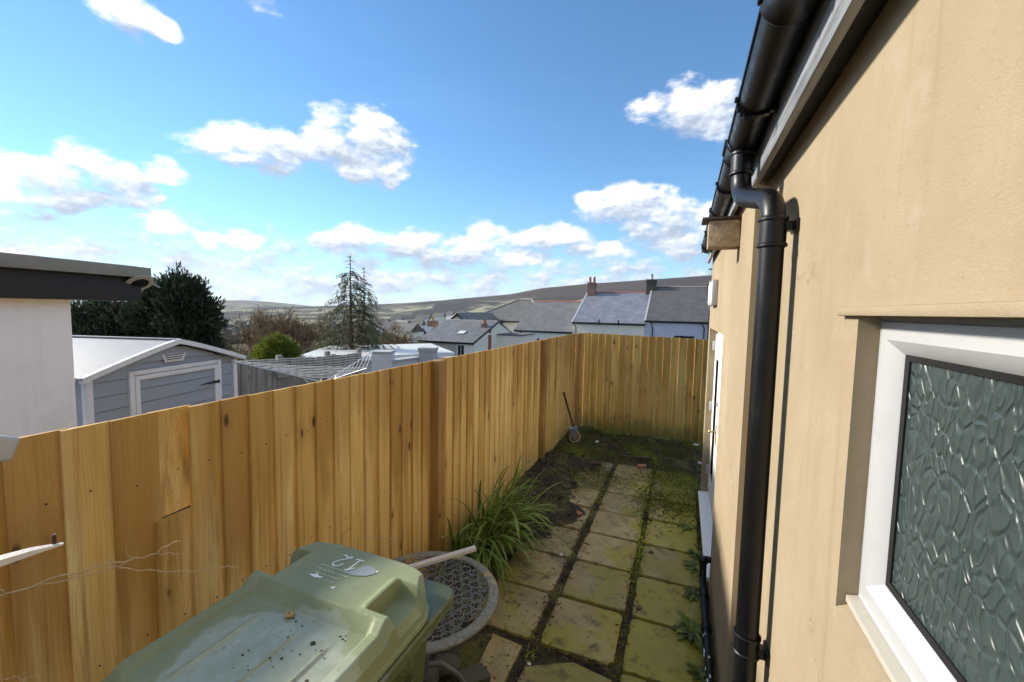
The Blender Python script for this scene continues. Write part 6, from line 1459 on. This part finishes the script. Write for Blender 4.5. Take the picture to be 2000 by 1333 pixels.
    o = link('leaf_litter', np_mesh('leaf_litter', V, F, MAT['litter'], attr=ti)); tag(o, 'dark twigs bark and leaf litter strewn over soil and slabs', 'litter', kind='stuff')
make_ground_cover()
def make_litter_heap():
    # swept-up heap of black leaf mould and twigs that buries part of the left-hand slabs
    nx, ny = 60, 110; xs = np.linspace(-1.90, -0.84, nx); ys = np.linspace(3.5, 7.2, ny); X, Y = np.meshgrid(xs, ys, indexing='ij')
    edge = -1.03+0.13*np.sin(Y*3.1)+0.07*np.sin(Y*8.3+1)+0.04*np.sin(Y*19)
    h = 0.10*smooth(0, 0.55, edge-X)*smooth(3.6, 4.5, Y)*(1-smooth(6.0, 6.8, Y))
    rg = np.random.default_rng(2)
    n = np.zeros_like(X)
    for q in range(50): n += np.sin(X*rg.uniform(10, 90)+Y*rg.uniform(10, 90)+rg.uniform(0, 6.28))
    Z = -0.03+h+n*0.0022*smooth(0.0, 0.03, h)+0.022*smooth(0.002, 0.02, h)
    V = np.stack([X, Y, Z], -1).reshape(-1, 3); idx = np.arange(nx*ny).reshape(nx, ny)
    F = np.stack([idx[:-1, :-1], idx[1:, :-1], idx[1:, 1:], idx[:-1, 1:]], -1).reshape(-1, 4)
    o = link('soil_heap', np_mesh('soil_heap', V, F, MAT['soil'], True)); tag(o, 'black heap of leaf mould along the foot of the fence', 'soil heap', kind='stuff')
    m = 5200; ii = RNG.integers(0, len(V), m); P = V[ii]+np.stack([RNG.uniform(-.015, .015, m), RNG.uniform(-.02, .02, m), RNG.uniform(0.0, .012, m)], 1); P = P[(P[:, 2] > -0.005)]; m = len(P)
    az = RNG.uniform(0, 6.28, m); G = np.stack([np.cos(az), np.sin(az), RNG.uniform(-0.1, 0.35, m)], 1)
    V, F, ti = cards(P, G, np.minimum(RNG.exponential(0.035, m)+0.012, .17), np.clip(RNG.exponential(0.006, m)+0.003, 0, .022), jitter=0.1, tint=RNG.random(m)**1.7)
    o = link('dead_leaves', np_mesh('dead_leaves', V, F, MAT['litter'], attr=ti)); tag(o, 'dead leaves and broken twigs on the soil heap', 'leaf litter', kind='stuff')
make_litter_heap()
def rock(name, label, cat, p, s, seed, mat, rz=0.0, group=None, boxy=False):
    rg = random.Random(seed); bm = bmesh.new()
    if boxy: bmesh.ops.create_cube(bm, size=1.6); bmesh.ops.bevel(bm, geom=bm.edges[:], offset=0.12, segments=1, affect='EDGES')
    else: bmesh.ops.create_icosphere(bm, subdivisions=2, radius=1)
    for v in bm.verts:
        k = 1+rg.uniform(-.14, .14)*(0.5 if boxy else 1); v.co = Vector((v.co.x*s[0]*k, v.co.y*s[1]*k, max(v.co.z, -0.6)*s[2]*k))
    me = bpy.data.meshes.new(name); bm.to_mesh(me); bm.free(); me.materials.append(MAT[mat])
    if not boxy: me.polygons.foreach_set('use_smooth', [True]*len(me.polygons))
    o = link(name, me, None, None, p, (rg.uniform(-.12, .12), rg.uniform(-.12, .12), rz)); tag(o, label, cat, group); return o
def on(px, py, z=0.0): p = onz(px, py, z); return (p.x, p.y, z)
rock('stone', 'largest mossy flat stone beneath the lattice table', 'stone', on(868, 1300, 0.02), (0.105, 0.085, 0.05), 1, 'stone_dark', 0.4)
rock('stone', 'squarish grey stone at the bottom edge right of the bin', 'stone', on(925, 1325, 0.02), (0.11, 0.08, 0.04), 2, 'stone_dark', 1.0, boxy=True)
rock('stone', 'dark wet stone half hidden by the bin at the bottom edge', 'stone', on(838, 1322, 0.02), (0.09, 0.07, 0.06), 3, 'stone_dark', 2.0)
rock('brick_fragment', 'red brick fragment among the weeds near the far fence', 'brick', on(1253, 912, 0.015), (0.075, 0.045, 0.035), 4, 'clay', 0.1, boxy=True)
rock('brick_fragment', 'broken red tile piece beside the striped plant', 'brick', on(1086, 970, 0.02), (0.080, 0.030, 0.018), 5, 'clay', 1.3, boxy=True)
rock('brick_fragment', 'brownish tile shard on the slab joint by the plant', 'brick', on(1128, 1000, 0.012), (0.10, 0.035, 0.012), 6, 'clay', 2.2, boxy=True)
rock('brick_fragment', 'small red shard on the dark soil by the fence', 'brick', on(1103, 938, 0.03), (0.06, 0.03, 0.015), 7, 'clay', 0.3, boxy=True)
rock('pebble', 'dark pebble on the slab below the threshold weeds', 'pebble', on(1271, 1079, 0.004), (0.022, 0.018, 0.016), 8, 'stone_dark')
rock('pebble', 'dark pebble on the mossy slab nearer the bin', 'pebble', on(1247, 1189, 0.004), (0.020, 0.015, 0.014), 9, 'stone_dark')
rock('litter_scrap', 'white scrap by the striped plant on the paving', 'scrap', on(1096, 1084, 0.008), (0.018, 0.014, 0.010), 10, 'litter_white')
rock('litter_scrap', 'white scrap on soil near the shovel', 'scrap', on(1166, 863, 0.02), (0.035, 0.025, 0.02), 11, 'litter_white')
rock('litter_scrap', 'white scrap near the right end of the far fence', 'scrap', on(1359, 869, 0.02), (0.05, 0.03, 0.015), 12, 'litter_white')
rock('litter_scrap', 'white scrap in the dark gap at the bottom of the paving', 'scrap', on(1033, 1297, -0.004), (0.014, 0.010, 0.007), 13, 'litter_white')
rock('litter_scrap', 'white scrap between the weeds and the door reveal', 'scrap', on(1367, 905, 0.03), (0.035, 0.02, 0.02), 14, 'litter_white')
for i, (px, py, l, az, lab) in enumerate(((1110, 905, 0.45, 1.9, 'rotten board lying in the dark soil left of the slabs'), (1240, 893, 0.5, 0.1, 'thin dark lath lying flat in the far weeds'), (1150, 905, 0.35, 0.3, 'short dark lath beside the yellowed slab'))):
    p = Vector(on(px, py, 0.035)); d = Vector((math.cos(az), math.sin(az), 0.02))*l/2
    stick('rotten_lath', lab, 'wood strip', [p-d, p, p+d], 0.05, 0.015, 'rusty')
def make_shovel():
    b = Vector((-1.63, 7.20, 0.03)); t = onx(1101, 768, -1.83)
    S = empty('shovel', b, 0, 'dark handled shovel leaning in the fence corner', 'shovel'); d = (t-b)
    MB().tube([d*0.26, d*0.6, d], [0.017, 0.016, 0.017], 10).build('shaft', MAT['rusty'], S, 50)
    MB().tube([d+Vector((-0.0, -0.05, 0)), d+Vector((0.0, 0.05, 0.0))], 0.014, 8).build('grip', MAT['rusty'], S, 50)
    u = d.normalized(); s = Vector((0.55, 0.83, 0)).normalized(); nrm = u.cross(s)
    vs = []; fs = []; n = 6; m = 6
    for j in range(m+1):
        tt = j/m; w = 0.105*(1-0.25*(1-tt)**3)
        for i in range(n+1):
            x = -1+2*i/n; vs.append(u*(0.29*tt)+s*(x*w)+nrm*(0.030*(x*x)-0.012))
    for j in range(m):
        for i in range(n): a = j*(n+1)+i; fs.append((a, a+1, a+n+2, a+n+1))
    bl = MB().add(vs, fs).build('blade', MAT['steel'], S, 50); so = bl.modifiers.new('thick', 'SOLIDIFY'); so.thickness = 0.004
    MB().tube([d*0.20, d*0.32], [0.022, 0.020], 10).build('socket', MAT['steel'], S, 50)
    p = Vector(on(1114, 862, 0.0)); p.x = max(p.x, -1.74)
    pot = MB().lathe([(0.001, 0.0), (0.06, 0.0), (0.085, 0.13), (0.10, 0.13), (0.10, 0.165), (0.088, 0.165), (0.075, 0.12), (0.055, 0.015), (0.001, 0.015)], 24).build('flower_pot', MAT['clay_ochre'], None, 40, p+Vector((0, 0, 0.07)), (rad(70), 0, rad(35))); tag(pot, 'ochre clay flower pot tipped over beside the shovel', 'flower pot')
make_shovel()

# ------------------------------------------------------------------ air
def make_haze():
    m = bpy.data.materials.new('haze_air'); m.use_nodes = True; m.node_tree.nodes.clear(); N = NT(m.node_tree)
    out = N.n('ShaderNodeOutputMaterial'); v = N.n('ShaderNodeVolumePrincipled', None, {'Color': (0.78, 0.87, 1.0, 1), 'Density': HAZE, 'Anisotropy': 0.2})
    N.link(v.outputs[0], out.inputs['Volume'])
    o = MB().box((0, 0, 142), (10800, 10800, 400)).build('haze', m); tag(o, 'faint haze in the valley air', kind='stuff')
HAZE = 0.00006
make_haze()
